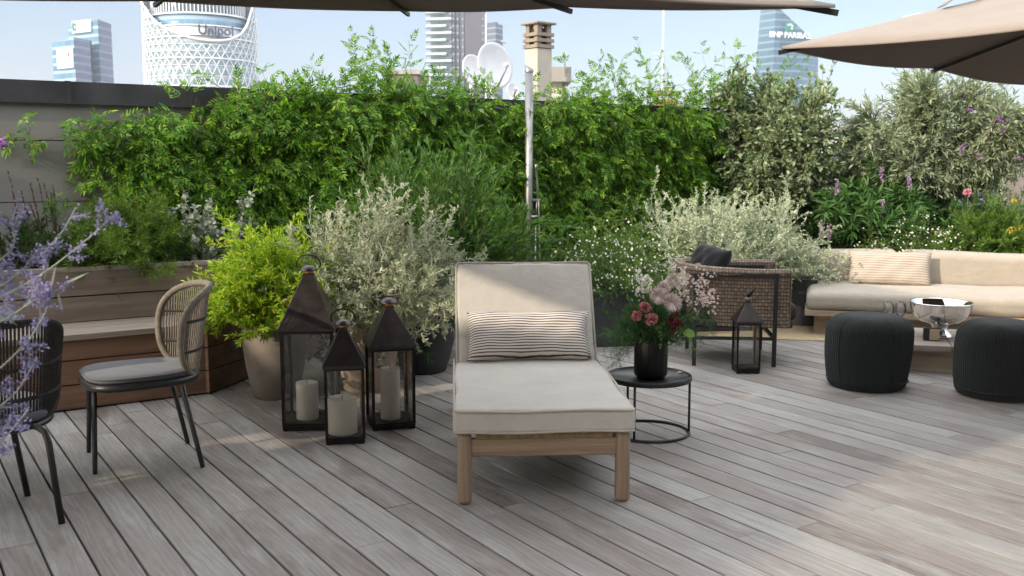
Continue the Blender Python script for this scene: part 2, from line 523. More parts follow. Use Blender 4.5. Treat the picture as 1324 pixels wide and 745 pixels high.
mat_plain('balcony_glass', (0.52, 0.60, 0.60), 0.4, 0, 0.05, 0.3, 0.0)
mat_plain('inner_grey', (0.42, 0.40, 0.38), 0.6, 0, 0.1, 0.2, 0.0)
mat_plain('sign_white', (0.82, 0.82, 0.82), 0.6, 0, 0.03, 0.2, 0.0)
mat_plain('sign_blue', (0.03, 0.05, 0.10), 0.5, 0, 0.05, 0.2, 0.0)
mat_plain('sign_green', (0.02, 0.20, 0.14), 0.5, 0, 0.05, 0.2, 0.0)
mat_plain('sign_red', (0.45, 0.08, 0.07), 0.5, 0, 0.05, 0.2, 0.0)
mat_plain('sign_grey', (0.45, 0.46, 0.48), 0.6, 0, 0.05, 0.2, 0.0)
mat_plain('tower_dark', (0.095, 0.092, 0.108), 0.45, 0, 0.10, 0.2, 0.0)
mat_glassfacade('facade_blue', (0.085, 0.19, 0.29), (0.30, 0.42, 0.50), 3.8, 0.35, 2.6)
mat_glassfacade('facade_blue_shaded', (0.085, 0.10, 0.17), (0.20, 0.22, 0.30), 3.8, 0.35, 2.6)  # darker copy of the blue facade, shade put into the colour
mat_glassfacade('facade_pale', (0.24, 0.33, 0.37), (0.42, 0.49, 0.52), 3.4, 0.4, 2.2)
mat_glassfacade('facade_deep', (0.045, 0.075, 0.10), (0.12, 0.16, 0.19), 9.0, 0.08, 2.4)
mat_glassfacade('facade_slate', (0.09, 0.115, 0.145), (0.24, 0.27, 0.30), 3.2, 0.25, 2.0)
mat_glassfacade('facade_crystal', (0.07, 0.14, 0.20), (0.17, 0.26, 0.32), 3.6, 0.3, 1.9, 0.1)
# foliage
mat_leaf('leaf_vine', [(0.035, 0.115, 0.011), (0.075, 0.20, 0.016), (0.15, 0.31, 0.025), (0.32, 0.45, 0.045)], 0.48)
mat_leaf('leaf_dark', [(0.020, 0.050, 0.014), (0.038, 0.085, 0.022), (0.06, 0.12, 0.03)], 0.30)
mat_leaf('leaf_rosemary', [(0.05, 0.125, 0.022), (0.085, 0.19, 0.035), (0.14, 0.25, 0.06)], 0.30)
mat_leaf('leaf_lime', [(0.17, 0.33, 0.03), (0.30, 0.47, 0.04), (0.45, 0.56, 0.06), (0.58, 0.57, 0.06)], 0.45)
mat_leaf('leaf_silver', [(0.24, 0.29, 0.18), (0.38, 0.43, 0.29), (0.54, 0.57, 0.44), (0.42, 0.41, 0.30)], 0.25, 0.7, (1.1, 1.1, 0.8))
mat_leaf('leaf_silver_cool', [(0.30, 0.36, 0.23), (0.46, 0.52, 0.36), (0.62, 0.65, 0.50)], 0.25, 0.7, (1.05, 1.1, 0.85))
mat_leaf('leaf_sage', [(0.20, 0.245, 0.19), (0.32, 0.36, 0.29), (0.46, 0.48, 0.40)], 0.2, 0.75, (1.05, 1.1, 0.9))
mat_leaf('leaf_fennel', [(0.06, 0.14, 0.015), (0.12, 0.21, 0.022), (0.20, 0.27, 0.03)], 0.35)
mat_leaf('leaf_olive', [(0.14, 0.19, 0.10), (0.25, 0.31, 0.18), (0.40, 0.45, 0.31), (0.20, 0.25, 0.12)], 0.22, 0.5, (1.1, 1.2, 0.8))
mat_leaf('leaf_oval', [(0.09, 0.155, 0.06), (0.18, 0.25, 0.115), (0.38, 0.43, 0.28), (0.26, 0.33, 0.16)], 0.22, 0.5, (1.1, 1.2, 0.8))
mat_leaf('leaf_salvia', [(0.045, 0.12, 0.03), (0.085, 0.19, 0.05), (0.15, 0.27, 0.09)], 0.30)
mat_leaf('leaf_green', [(0.06, 0.14, 0.02), (0.11, 0.21, 0.03), (0.19, 0.29, 0.045)], 0.35)
mat_leaf('leaf_fern', [(0.018, 0.060, 0.018), (0.035, 0.095, 0.03), (0.06, 0.13, 0.04)], 0.35)
mat_leaf('petal_white', [(0.68, 0.68, 0.58), (0.80, 0.78, 0.70)], 0.25, 0.6, (1, 1, 1))
mat_leaf('petal_lilac', [(0.20, 0.18, 0.36), (0.29, 0.26, 0.47), (0.38, 0.345, 0.55)], 0.35, 0.6, (1, 1, 1.1))
mat_leaf('petal_mauve', [(0.34, 0.22, 0.36), (0.48, 0.34, 0.50)], 0.3, 0.6, (1, 1, 1))
mat_leaf('petal_blush', [(0.70, 0.52, 0.53), (0.80, 0.66, 0.66), (0.82, 0.73, 0.72)], 0.25, 0.6, (1, 0.9, 0.9))
mat_leaf('petal_wax', [(0.48, 0.40, 0.36), (0.62, 0.52, 0.48), (0.60, 0.46, 0.42)], 0.25, 0.6, (1, 1, 1))
mat_leaf('petal_pink', [(0.60, 0.19, 0.22), (0.72, 0.30, 0.31), (0.76, 0.40, 0.40)], 0.25, 0.6, (1, 0.8, 0.8))
mat_leaf('petal_rose', [(0.66, 0.24, 0.36), (0.74, 0.36, 0.46)], 0.25, 0.6, (1, 0.9, 0.95))
mat_leaf('petal_red', [(0.14, 0.015, 0.03), (0.24, 0.03, 0.05)], 0.15, 0.5, (1, 0.7, 0.7))
mat_leaf('petal_yellow', [(0.65, 0.45, 0.03), (0.75, 0.55, 0.05)], 0.25, 0.6, (1, 1, 0.8))
mat_leaf('petal_purple', [(0.20, 0.08, 0.26), (0.32, 0.15, 0.38)], 0.25, 0.6, (1, 1, 1))
mat_leaf('petal_rust', [(0.10, 0.045, 0.035), (0.16, 0.07, 0.05)], 0.2, 0.8, (1, 1, 1))
mat_plain('stem_green', (0.09, 0.13, 0.05), 0.7)
mat_plain('stem_pale', (0.52, 0.52, 0.42), 0.8)
mat_plain('stem_brown', (0.09, 0.065, 0.045), 0.85)
mat_plain('stem_sage', (0.25, 0.30, 0.22), 0.8)


# ------------------------------------------------------------------ leaves and growing
def lance(w=0.3, fold=0.06, droop=0.08):
    v = np.array([(0, 0, 0), (0.3, w / 2, fold), (0.65, w * 0.40, fold * 0.7 - droop * 0.4), (1, 0, -droop),
                  (0.65, -w * 0.40, fold * 0.7 - droop * 0.4), (0.3, -w / 2, fold)])
    return v, np.array([(0, 1, 2, 3), (0, 3, 4, 5)])


def oval(w=0.5, fold=0.05):
    v = np.array([(0, 0, 0), (0.28, w / 2, fold), (0.75, w * 0.46, fold * 0.6), (1, 0, -0.03),
                  (0.75, -w * 0.46, fold * 0.6), (0.28, -w / 2, fold)])
    return v, np.array([(0, 1, 2, 3), (0, 3, 4, 5)])


def rot_z(v, a):
    ca, sa = math.cos(a), math.sin(a)
    return np.c_[v[:, 0] * ca - v[:, 1] * sa, v[:, 0] * sa + v[:, 1] * ca, v[:, 2]]


def pinnate(pairs=3, w=0.30, leaf=0.42, droop=0.25):
    lv, lf = lance(w, 0.06, 0.12); V = []; Fc = []; n = 0
    items = [(0.25 + 0.55 * i / max(1, pairs - 1), s * (1.0 - 0.08 * i), 1.0 - 0.06 * i) for i in range(pairs) for s in (-1, 1)] + [(0.78, 0, 1.25)]
    for x, a, k in items:
        q = rot_z(lv * leaf * k, a)
        q = q + np.array([x, 0, -droop * x * x])
        q[:, 2] -= droop * 0.5 * (q[:, 0] - x)
        V.append(q); Fc.append(lf + n); n += len(q)
    return np.concatenate(V), np.concatenate(Fc)


def star(n=12, r0=0.15, w=0.22, cup=0.25, layers=1):
    """flower head facing +z, radius 1"""
    V = []; Fc = []; k = 0
    for L in range(layers):
        for i in range(n):
            lv, lf = lance(w, 0.03, -cup * (1 + L * 0.9)); lv = lv * (1 - 0.22 * L)
            q = rot_z(lv + np.array([r0, 0, 0.04 * L]), 2 * math.pi * (i + 0.5 * L) / n)
            V.append(q); Fc.append(lf + k); k += len(q)
    return np.concatenate(V), np.concatenate(Fc)


def scatter(tpl, pos, X, Z, s):
    """copies of a template: X = leaf axis, Z = rough normal"""
    tv, tf = tpl
    pos = np.asarray(pos); X = nrm(X); Z = np.asarray(Z, float)
    Y = nrm(np.cross(Z, X)); Z = np.cross(X, Y)
    s = np.asarray(s, float).reshape(-1, 1, 1) if np.ndim(s) else float(s)
    V = pos[:, None, :] + s * (tv[None, :, 0:1] * X[:, None, :] + tv[None, :, 1:2] * Y[:, None, :] + tv[None, :, 2:3] * Z[:, None, :])
    N, k = len(pos), len(tv)
    Fq = tf[None] + (np.arange(N) * k)[:, None, None]
    return V.reshape(-1, 3), Fq.reshape(-1, tf.shape[1])


class Leaves:
    def __init__(self): self.V = []; self.F = []; self.n = 0

    def add(self, tpl, pos, X, Z, s):
        if len(pos) == 0: return
        V, Fq = scatter(tpl, pos, X, Z, s)
        self.V.append(V); self.F.append(Fq + self.n); self.n += len(V)

    def build(self, name, mat, parent):
        return fast_mesh(name, np.concatenate(self.V), np.concatenate(self.F), mat, parent)


def gpath(r, p, d, L, m=6, bend=0.0, wob=0.25):
    p = np.array(p, float); d = nrm(d); pts = [p.copy()]
    for i in range(m):
        d = nrm(d + np.array([0, 0, bend / m]) + r.normal(0, wob / math.sqrt(m), 3))
        p = p + d * L / m
        pts.append(p.copy())
    return np.array(pts)


def on_path(path, t):
    x = np.clip(np.asarray(t), 0, 0.9999) * (len(path) - 1)
    i = x.astype(int); f = (x - i)[:, None]
    return path[i] * (1 - f) + path[i + 1] * f, nrm(path[i + 1] - path[i])


def perp(r, tan):
    a = r.normal(0, 1, tan.shape)
    return nrm(a - tan * (a * tan).sum(-1, keepdims=True))


def leaf_path(r, path, k, t0=0.2, ang=0.9, up=0.6, t1=1.0):
    t = np.sort(r.uniform(t0, t1, k)); pos, tan = on_path(path, t)
    side = perp(r, tan)
    a = ang * r.uniform(0.6, 1.3, k)[:, None]
    X = nrm(tan * np.cos(a) + side * np.sin(a))
    Z = np.array([0, 0, up]) + r.normal(0, 0.5, X.shape)
    return pos, X, Z


def shrub_paths(r, base, R, H, n, spread=1.2, r0=0.08, nsub=3, sub=0.45, bend=0.0, wob=0.3, sq=(1, 1), zmin=0.0, m=6, subang=0.6, fill=(0.7, 1.05)):
    """stems that fan out to an ellipsoid R x H, each with side shoots"""
    main = []; subs = []
    for i in range(n):
        az = r.uniform(0, 2 * math.pi); ti = spread * math.sqrt(r.uniform(0, 1))
        d = np.array([math.sin(ti) * math.cos(az) * sq[0], math.sin(ti) * math.sin(az) * sq[1], math.cos(ti)])
        L = 1 / math.sqrt((math.sin(ti) / R) ** 2 + (math.cos(ti) / H) ** 2) * r.uniform(*fill)
        b = np.array(base) + np.array([r.normal(0, r0), r.normal(0, r0), 0])
        d0 = nrm(d + np.array([0, 0, 0.35]))
        p = gpath(r, b, d0 if bend < 0 else d, L, m, bend, wob)
        main.append(p)
        for k in range(nsub):
            t = np.array([r.uniform(0.3, 0.95)]); q, tan = on_path(p, t)
            dd = nrm(tan[0] * math.cos(subang) + perp(r, tan)[0] * math.sin(subang) + np.array([0, 0, 0.15]))
            subs.append(gpath(r, q[0], dd, L * sub * r.uniform(0.5, 1.1) * (1.15 - 0.5 * t[0]), 4, bend * 0.6, wob))
    return main, subs


def stems(paths, r_, name, mat, parent, n=3, taper=0.3):
    mb = MB()
    for p in paths:
        mb.tube(p, np.linspace(r_, r_ * taper, len(p)), n, cap=False)
    return mb.build(name, mat, parent)


def shrub(name, label, cat, base, R, H, n, tpl, size, per, leafmat, stemmat='stem_brown', seed=1, spread=1.2, nsub=3, sub=0.45, bend=0.0,
          wob=0.3, sq=(1, 1), r0=0.08, ang=0.9, up=0.6, t0=0.25, stem_r=0.004, group=None, subang=0.6, per_main=None, sizevar=(0.6, 1.2), fill=(0.7, 1.05)):
    r = np.random.default_rng(seed)
    o = thing(name, label, cat, base, 0, group)
    main, subs = shrub_paths(r, (0, 0, 0), R, H, n, spread, r0, nsub, sub, bend, wob, sq, subang=subang, fill=fill)
    lv = Leaves()
    for p in main + subs:
        k = per if (p is not None and len(p) < 7) else (per_main or per)
        pos, X, Z = leaf_path(r, p, k, t0, ang, up)
        lv.add(tpl, pos, X, Z, size * r.uniform(*sizevar, len(pos)))
    lv.build('foliage', leafmat, o)
    stems(main + subs, stem_r, 'stems', stemmat, o)
    return o, main, subs, r


def flowers_on(r, o, paths, tpl, size, mat, name, count, t0=0.85, jit=0.03, face=(0, -0.5, 0.9)):
    lv = Leaves(); pos = []
    idx = r.integers(0, len(paths), count)
    for i in idx:
        q, _ = on_path(paths[i], np.array([r.uniform(t0, 1)])); pos.append(q[0] + r.normal(0, jit, 3))
    pos = np.array(pos)
    Z = np.array(face) + r.normal(0, 0.4, pos.shape)
    X = perp(r, nrm(Z))
    lv.add(tpl, pos, X, Z, size * r.uniform(0.7, 1.2, count))
    f = lv.build(name, mat, o); f['kind'] = 'stuff'
    return f


# ------------------------------------------------------------------ world, sun, camera
SUN_EL = math.radians(22.5); SUN_TRAVEL = np.array([0.76, 0.65])     # where the light travels over the ground
w = bpy.data.worlds.new('World'); scene.world = w; w.use_nodes = True
nt = w.node_tree; nt.nodes.clear()
sky = nt.nodes.new('ShaderNodeTexSky'); sky.sky_type = 'NISHITA'; sky.sun_disc = False
sky.sun_elevation = SUN_EL
sky.sun_rotation = math.atan2(-SUN_TRAVEL[0], -SUN_TRAVEL[1])
sky.altitude = 100; sky.air_density = 1.0; sky.dust_density = 1.6; sky.ozone_density = 1.6
bg = nt.nodes.new('ShaderNodeBackground'); bg.inputs[1].default_value = 0.10
wo = nt.nodes.new('ShaderNodeOutputWorld')
# a thin veil of high bright cloud over the clear sky, thicker overhead than near the horizon
wtc = nt.nodes.new('ShaderNodeTexCoord'); wsep = nt.nodes.new('ShaderNodeSeparateXYZ'); nt.links.new(wtc.outputs['Generated'], wsep.inputs[0])
wmap = nt.nodes.new('ShaderNodeMapping'); wmap.inputs['Scale'].default_value = (1.2, 1.2, 5.0); nt.links.new(wtc.outputs['Generated'], wmap.inputs[0])
wno = nt.nodes.new('ShaderNodeTexNoise'); wno.inputs['Scale'].default_value = 2.2; wno.inputs['Detail'].default_value = 5; wno.inputs['Roughness'].default_value = 0.5
nt.links.new(wmap.outputs[0], wno.inputs['Vector'])
wr = nt.nodes.new('ShaderNodeValToRGB'); nt.links.new(wno.outputs[0], wr.inputs[0])
wr.color_ramp.elements[0].position = 0.35; wr.color_ramp.elements[0].color = (0.5,) * 3 + (1,)
wr.color_ramp.elements[1].position = 0.68; wr.color_ramp.elements[1].color = (1, 1, 1, 1)
wv = nt.nodes.new('ShaderNodeMapRange'); wv.interpolation_type = 'SMOOTHSTEP'; nt.links.new(wsep.outputs[2], wv.inputs[0])
for i_, x_ in ((1, 0.10), (2, 0.60), (3, 0.50), (4, 0.95)): wv.inputs[i_].default_value = x_
wm = nt.nodes.new('ShaderNodeMath'); wm.operation = 'MULTIPLY'; nt.links.new(wv.outputs[0], wm.inputs[0]); nt.links.new(wr.outputs[0], wm.inputs[1])
wx_ = nt.nodes.new('ShaderNodeMix'); wx_.data_type = 'RGBA'; nt.links.new(wm.outputs[0], wx_.inputs[0]); nt.links.new(sky.outputs[0], wx_.inputs[6])
wcl = nt.nodes.new('ShaderNodeMix'); wcl.data_type = 'RGBA'
wv2 = nt.nodes.new('ShaderNodeMapRange'); wv2.interpolation_type = 'SMOOTHSTEP'; nt.links.new(wsep.outputs[2], wv2.inputs[0]); wv2.inputs[1].default_value = 0.16; wv2.inputs[2].default_value = 0.62
nt.links.new(wv2.outputs[0], wcl.inputs[0])
wcl.inputs[6].default_value = (3.1, 3.35, 4.6, 1); wcl.inputs[7].default_value = (19.0, 19.2, 19.6, 1)
nt.links.new(wcl.outputs[2], wx_.inputs[7]); nt.links.new(wx_.outputs[2], bg.inputs[0]); nt.links.new(bg.outputs[0], wo.inputs[0])

ld = bpy.data.lights.new('sun', 'SUN'); ld.energy = 2.3; ld.angle = math.radians(1.3); ld.color = (1.0, 0.86, 0.68)
lo = bpy.data.objects.new('sun', ld); COL.objects.link(lo)
tv = nrm([SUN_TRAVEL[0] * math.cos(SUN_EL), SUN_TRAVEL[1] * math.cos(SUN_EL), -math.sin(SUN_EL)])
lo.rotation_euler = Vector(tv).to_track_quat('-Z', 'Y').to_euler()

cd = bpy.data.cameras.new('camera'); cd.sensor_width = 36; cd.lens = F / 1324 * 36; cd.clip_start = 0.05; cd.clip_end = 6000
co = bpy.data.objects.new('camera', cd); COL.objects.link(co); co.location = (0, 0, CAM_H)
co.rotation_euler = (math.pi / 2 - TH, 0, 0); scene.camera = co
cd.dof.use_dof = True; cd.dof.focus_distance = 5.6; cd.dof.aperture_fstop = 7.0

vs = scene.view_settings; vs.view_transform = 'Standard'; vs.look = 'None'; vs.gamma = 1; vs.exposure = 1.0; vs.use_curve_mapping = False
cy = scene.cycles; cy.use_denoising = True; cy.max_bounces = 6; cy.transparent_max_bounces = 16; cy.diffuse_bounces = 3; cy.glossy_bounces = 3
cy.caustics_reflective = False; cy.caustics_refractive = False; cy.sample_clamp_indirect = 6

# ------------------------------------------------------------------ setting: ground, slab, deck
struct(MB().add([(-900, -600, -28), (900, -600, -28), (900, 1200, -28), (-900, 1200, -28)], [(0, 1, 2, 3)]).build('ground', 'city_ground'))
struct(MB().box((1, 3, -0.16), (25.8, 23.8, 0.24)).build('deck_gap_shade', 'wick'))  # black sheet added so the gaps between boards look deep in shade
struct(MB().box((1, 3, -14.28), (26, 24, 27.8)).build('terrace_slab', 'concrete'))


def deck():
    mb = MB(); pitch = 0.143; gap = 0.0095; r = random.Random(3)
    y = -9.0
    while y < 9.0:
        x = -9.0 - r.uniform(0, 2.0)
        while x < 14:
            L = r.uniform(1.3, 3.4)
            a, b = x, x + L - 0.003
            w_ = pitch - gap; e = 0.0012; dz = r.uniform(-0.0012, 0.0012)
            v = []
            for X in (a, b):
                v += [(X, y, -0.025), (X, y, -e + dz), (X, y + e, dz), (X, y + w_ - e, dz), (X, y + w_, -e + dz), (X, y + w_, -0.025)]
            f = [(i, i + 1, i + 7, i + 6) for i in range(5)] + [(0, 5, 4, 3, 2, 1), (6, 7, 8, 9, 10, 11)]
            mb.add(v, [q[::-1] for q in f])
            x += L
        y += pitch
    o = mb.build('deck', 'weathered_deck')
    o.rotation_euler = (0, 0, math.atan2(BD[1], BD[0]))
    o.location = (1.0, 3.0, 0)
    struct(o)
deck()

# ------------------------------------------------------------------ long wall with coping
WOFF = 7.45                                   # distance of the wall's face along BD
def wallpt(s, off=0.0, z=0.0):
    p = BD * (WOFF + off) + WD * s
    return np.array([p[0], p[1], z])
def wall_s(px):
    d = ray(px, 211); d = np.array([d[0], d[1], 0]); t = WOFF / np.dot(d, BD)
    return float(np.dot(d * t, WD))
S0, S1 = -6.5, wall_s(1015)
WTOP = 2.0
wall = thing('terrace_wall', 'long grey stone clad terrace wall with dark metal coping, grown over by climbing plants', 'wall', wallpt(0), WANG)
mb = MB(); k = S0
zs = [(0.0, 0.62), (0.626, 1.185), (1.191, 1.60), (1.606, WTOP - 0.15)]
for i, (a, b) in enumerate(zs):
    x = S0
    while x < S1:
        x2 = min(S1, x + 2.4)
        mb.box(((x + x2) / 2, 0.06, (a + b) / 2), (x2 - x - 0.005, 0.12, b - a)); x = x2
mb.build('stone_cladding', 'wall_stone', wall)
MB().box(((S0 + S1) / 2, 0.21, (WTOP - 0.16) / 2), (S1 - S0 - 0.02, 0.18, WTOP - 0.16)).build('core', 'wall_joint', wall)
mb = MB(); x = wall_s(92) - 5.0
while x < S1:
    x2 = min(x + 2.5, S1 + 0.03)
    mb.box(((x + x2) / 2, 0.145, WTOP - 0.075), (x2 - x - 0.004, 0.37, 0.15)); x = x2
mb.build('coping', 'coping_metal', wall)
mb = MB(); x = wall_s(92) - 5.0
while x < S1:
    mb.box((x, 0.145, WTOP - 0.074), (0.035, 0.378, 0.156)); x += 2.5
mb.build('coping_joint', 'coping_metal', wall)

# ------------------------------------------------------------------ bench planter on the left
p1 = P(266, 510); off = float(np.dot(p1, BD)); s1 = float(np.dot(p1, WD))
bench = thing('planter_bench', 'long wooden bench with slatted front and raised planter back under the stone wall', 'bench', BD * off + WD * s1, WANG)
BL = 5.0; SEAT = 0.455; SD = 0.47; BT = 0.80; PD = WOFF - off - 0.01
EK = 1.153                                  # the end of the bench runs back at an angle
def xe(y): return EK * y
def trap(mb, y0, y1, z0, z1, dx=0.0):
    return mb.prism([(-BL, y0), (xe(y0) + dx, y0), (xe(y1) + dx, y1), (-BL, y1)], z0, z1)
mb = MB()
for i in range(3): trap(mb, 0.0, 0.024, 0.012 + 0.146 * i, 0.012 + 0.146 * i + 0.138)
mb.build('front_cladding', 'ipe_brown_x', bench)
mb = MB(); e0 = np.array([0.026, 0.0225]); ed = np.array([EK, 1.0]) / math.hypot(EK, 1.0); en = np.array([ed[1], -ed[0]])
def endboard(y0, y1, z0, z1):
    a_ = np.array([xe(y0), y0]) + en * 0.002; b_ = np.array([xe(y1), y1]) + en * 0.002
    mb.prism([tuple(a_), tuple(a_ + en * 0.024), tuple(b_ + en * 0.024), tuple(b_)], z0, z1)
for i in range(3): endboard(0.002, PD - 0.03, 0.012 + 0.146 * i, 0.012 + 0.146 * i + 0.138)
for i in range(2): endboard(SD + 0.01, PD - 0.03, SEAT + 0.01 + i * 0.165, SEAT + 0.01 + i * 0.165 + 0.158)
mb.build('end_cladding', 'ipe_brown_x', bench)
trap(MB(), 0.03, PD - 0.03, 0.005, 0.415, -0.03).build('carcass', 'wall_joint', bench)
mb = MB(); trap(mb, -0.022, SD / 2 - 0.018, SEAT - 0.032, SEAT, 0.03); trap(mb, SD / 2 - 0.012, SD - 0.012, SEAT - 0.032, SEAT, 0.03)
mb.build('seat', 'teak_grey', bench)
mb = MB()
for i in range(2): trap(mb, SD - 0.01, SD + 0.014, SEAT + 0.004 + i * 0.165, SEAT + 0.004 + i * 0.165 + 0.156)
mb.build('backrest', 'ipe_grey_x', bench)
trap(MB(), SD - 0.014, SD + 0.082, BT - 0.024, BT, 0.03).build('top_rail', 'teak_grey', bench)
trap(MB(), SD + 0.03, PD - 0.03, 0.42, 0.75, -0.03).build('soil', 'soil', bench)


def bpt(px, depth, z=0.75):
    """a point in the planter behind the bench: pixel column and depth behind the bench's front"""
    d = ray(px, 300); d = np.array([d[0], d[1], 0]); t = (off + depth) / np.dot(d, BD)
    q = d * t
    return np.array([q[0], q[1], z])

# ------------------------------------------------------------------ rope chair
def hoop(Rr, phimax, zc, h, n=72, lean=0.0, flat=1.0, front=0.0):
    a = np.linspace(0, 2 * math.pi, n, endpoint=False)
    ca, sa = np.cos(a), np.sin(a); phi = phimax * np.sign(ca) * np.abs(ca) ** 0.78; z = zc + h * np.sign(sa) * np.abs(sa) ** 0.78
    rr = Rr + lean * (z - zc)
    return np.c_[-rr * np.cos(phi) - front, rr * np.sin(phi) * flat, z]


def rope_back(o, Rr, phimax, zc, h, nst, rs, rimr, lean, mats, bands=(0.12, -0.12), flat=1.0, front=0.0):
    MB().tube(hoop(Rr, phimax, zc, h, 72, lean, flat, front), rimr, 10, closed=True).build('rim', mats[0], o)
    mb = MB()
    for i in range(nst):
        c = -0.97 + 1.94 * i / (nst - 1); phi = phimax * c; hh = h * (1 - abs(c) ** 2.56) ** 0.39
        zz = np.linspace(zc - hh, zc + hh, 5); rr = Rr + lean * (zz - zc)
        tw = phimax * 0.02 * math.sin(i * 12.9)
        mb.tube(np.c_[-rr * np.cos(phi + tw) - front, rr * np.sin(phi + tw) * flat, zz], rs, 5, cap=False)
    mb.build('rope_strands', mats[1], o)
    for b in bands:
        c = (1 - abs(b / h) ** 2.56) ** 0.39 * 0.99
        phi = np.linspace(-phimax * c, phimax * c, 24); rr = Rr + lean * b
        mb = MB(); mb.tube(np.c_[-rr * np.cos(phi) * 1.0 - front, rr * np.sin(phi) * flat, np.full(24, zc + b)], rs * 1.9, 6)
        mb.build('band', mats[2], o)


# right hand chair: feet measured on the deck; local +x is where it faces
fa, fb, fc_, fd = P(123, 613), P(115, 585), P(262, 604), P(243, 573)
cc = (fa + fb + fc_ + fd) / 4; fwd = nrm(np.array([-0.845, -0.53, 0]))
cang = math.atan2(fwd[1], fwd[0])
ch = thing('rope_chair', 'tan rope back dining chair with grey seat pad standing before the wooden bench', 'chair', cc, cang)
def loc_of(o_loc, ang, p):
    q = np.array(p) - np.array(o_loc); ca, sa = math.cos(-ang), math.sin(-ang)
    return np.array([q[0] * ca - q[1] * sa, q[0] * sa + q[1] * ca, q[2]])
for q in (fa, fb, fc_, fd):
    l = loc_of(cc, cang, q); top = np.array([l[0] * (0.93 if l[0] > 0 else 0.66), l[1] * 0.86, 0.40])
    lm = MB().tube([l, l * 0.999 + np.array([0, 0, 0.004]), top], [0.0105, 0.0115, 0.0125], 10).build('leg', 'black_metal', ch)
def dshape(n=48, a=0.262, b=0.225):
    t = np.linspace(0, 2 * math.pi, n, endpoint=False)
    c, s = np.cos(t), np.sin(t)
    return np.c_[a * np.sign(c) * np.abs(c) ** 0.65, b * np.sign(s) * np.abs(s) ** 0.7 * (1 + 0.10 * c)]
ds = dshape()
mb = MB(); mb.tube(np.c_[ds * 0.97, np.full(len(ds), 0.412)], 0.020, 8, closed=True)
for yy in (-0.1, 0.0, 0.1): mb.tube([(-0.2, yy, 0.405), (0.22, yy, 0.405)], 0.008, 6)
mb.build('seat_frame', 'black_metal', ch)
def pad(mb, outline, z0, z1, crown=0.012, n=7):
    m = len(outline); v = []; f = []
    rings = [(0.93, z0), (0.985, z0 + 0.006), (1.0, z0 + (z1 - z0) * 0.45), (0.985, z1 - 0.008), (0.95, z1 - 0.001)] + [(0.95 * (1 - i / n), z1 + crown * (1 - (1 - i / n) ** 2)) for i in range(1, n)]
    for k, z in rings:
        v.append(np.c_[outline * k, np.full(m, z)])
    v = np.concatenate(v)
    for i in range(len(rings) - 1):
        for j in range(m):
            l = (j + 1) % m; f.append((i * m + j, i * m + l, (i + 1) * m + l, (i + 1) * m + j))
    f.append(tuple(range(m))[::-1]); f.append(tuple((len(rings) - 1) * m + j for j in range(m)))
    mb.add(v, f, True)
mb = MB(); pad(mb, ds, 0.430, 0.464); pad_ = mb.build('seat_pad', 'grey_fabric', ch)
mb = MB(); mb.tube(np.c_[ds * 1.0, np.full(len(ds), 0.455)], 0.004, 6, closed=True); mb.build('piping', 'grey_fabric', pad_)
rope_back(ch, 0.25, 1.20, 0.622, 0.228, 46, 0.0042, 0.0165, 0.17, ('rope_tan', 'rope_tan', 'rope_dark'), (0.075, -0.075), 0.98, 0.055)

# left hand chair, seen from behind, cut by the frame
q1, q2 = P(80, 677), P(36, 641)
c2 = np.array([q1[0] - 0.40, q1[1] + 0.20, 0.0]); a2 = math.atan2(0.80, -0.60)
chb = thing('rope_chair', 'dark woven rope armchair with bent tube legs behind the purple sprigs', 'chair', c2, a2)
rope_back(chb, 0.31, 1.45, 0.595, 0.225, 60, 0.0048, 0.012, 0.10, ('rope_dark', 'rope_dark', 'rope_dark'), (0.03, -0.10), 1.0, -0.03)
mb = MB(); pad(mb, ds * 1.1, 0.395, 0.435); mb.build('seat_pad', 'grey_fabric', chb)
MB().tube(np.c_[ds * 1.12, np.full(len(ds), 0.385)], 0.012, 8, closed=True).build('seat_frame', 'black_metal', chb)
for q in (q1, q2):
    l = loc_of(c2, a2, q); hin = nrm(np.array([-l[0], -l[1], 0]))
    pts = [l, l + hin * 0.05 + [0, 0, 0.33], l + hin * 0.07 + [0, 0, 0.372], l + hin * 0.11 + [0, 0, 0.388], l + hin * 0.2 + [0, 0, 0.388]]
    MB().tube(pts, 0.0135, 10).build('leg', 'black_metal', chb)
    l = np.array([-l[0], -l[1], 0]); hin = -hin
    pts = [l, l + hin * 0.05 + [0, 0, 0.33], l + hin * 0.11 + [0, 0, 0.388], l + hin * 0.2 + [0, 0, 0.388]]
    MB().tube(pts, 0.0135, 10).build('leg', 'black_metal', chb)

# table on the left
tc_ = P(33, 416, 0.74)
tb = thing('dining_table', 'slate grey dining table top at the photo edge behind purple flower sprigs', 'table', (tc_[0], tc_[1], 0), WANG)
MB().rbox((-0.75, 0.32, 0.725), (1.5, 0.64, 0.03), 0.012, 2, 2).build('tabletop', 'table_slate', tb)
MB().cyl((-0.45, 0.30), 0.035, 0.03, 0.71, 16).build('column', 'black_metal', tb)
for k in range(4):
    a = k * math.pi / 2 - 0.35
    MB().tube([(-0.45, 0.30, 0.20), (-0.45 + 0.12 * math.cos(a), 0.30 + 0.12 * math.sin(a), 0.16), (-0.45 + 0.26 * math.cos(a), 0.30 + 0.26 * math.sin(a), 0.06),
               (-0.45 + 0.31 * math.cos(a), 0.30 + 0.31 * math.sin(a), 0.012)], 0.016, 8).build('foot', 'black_metal', tb)

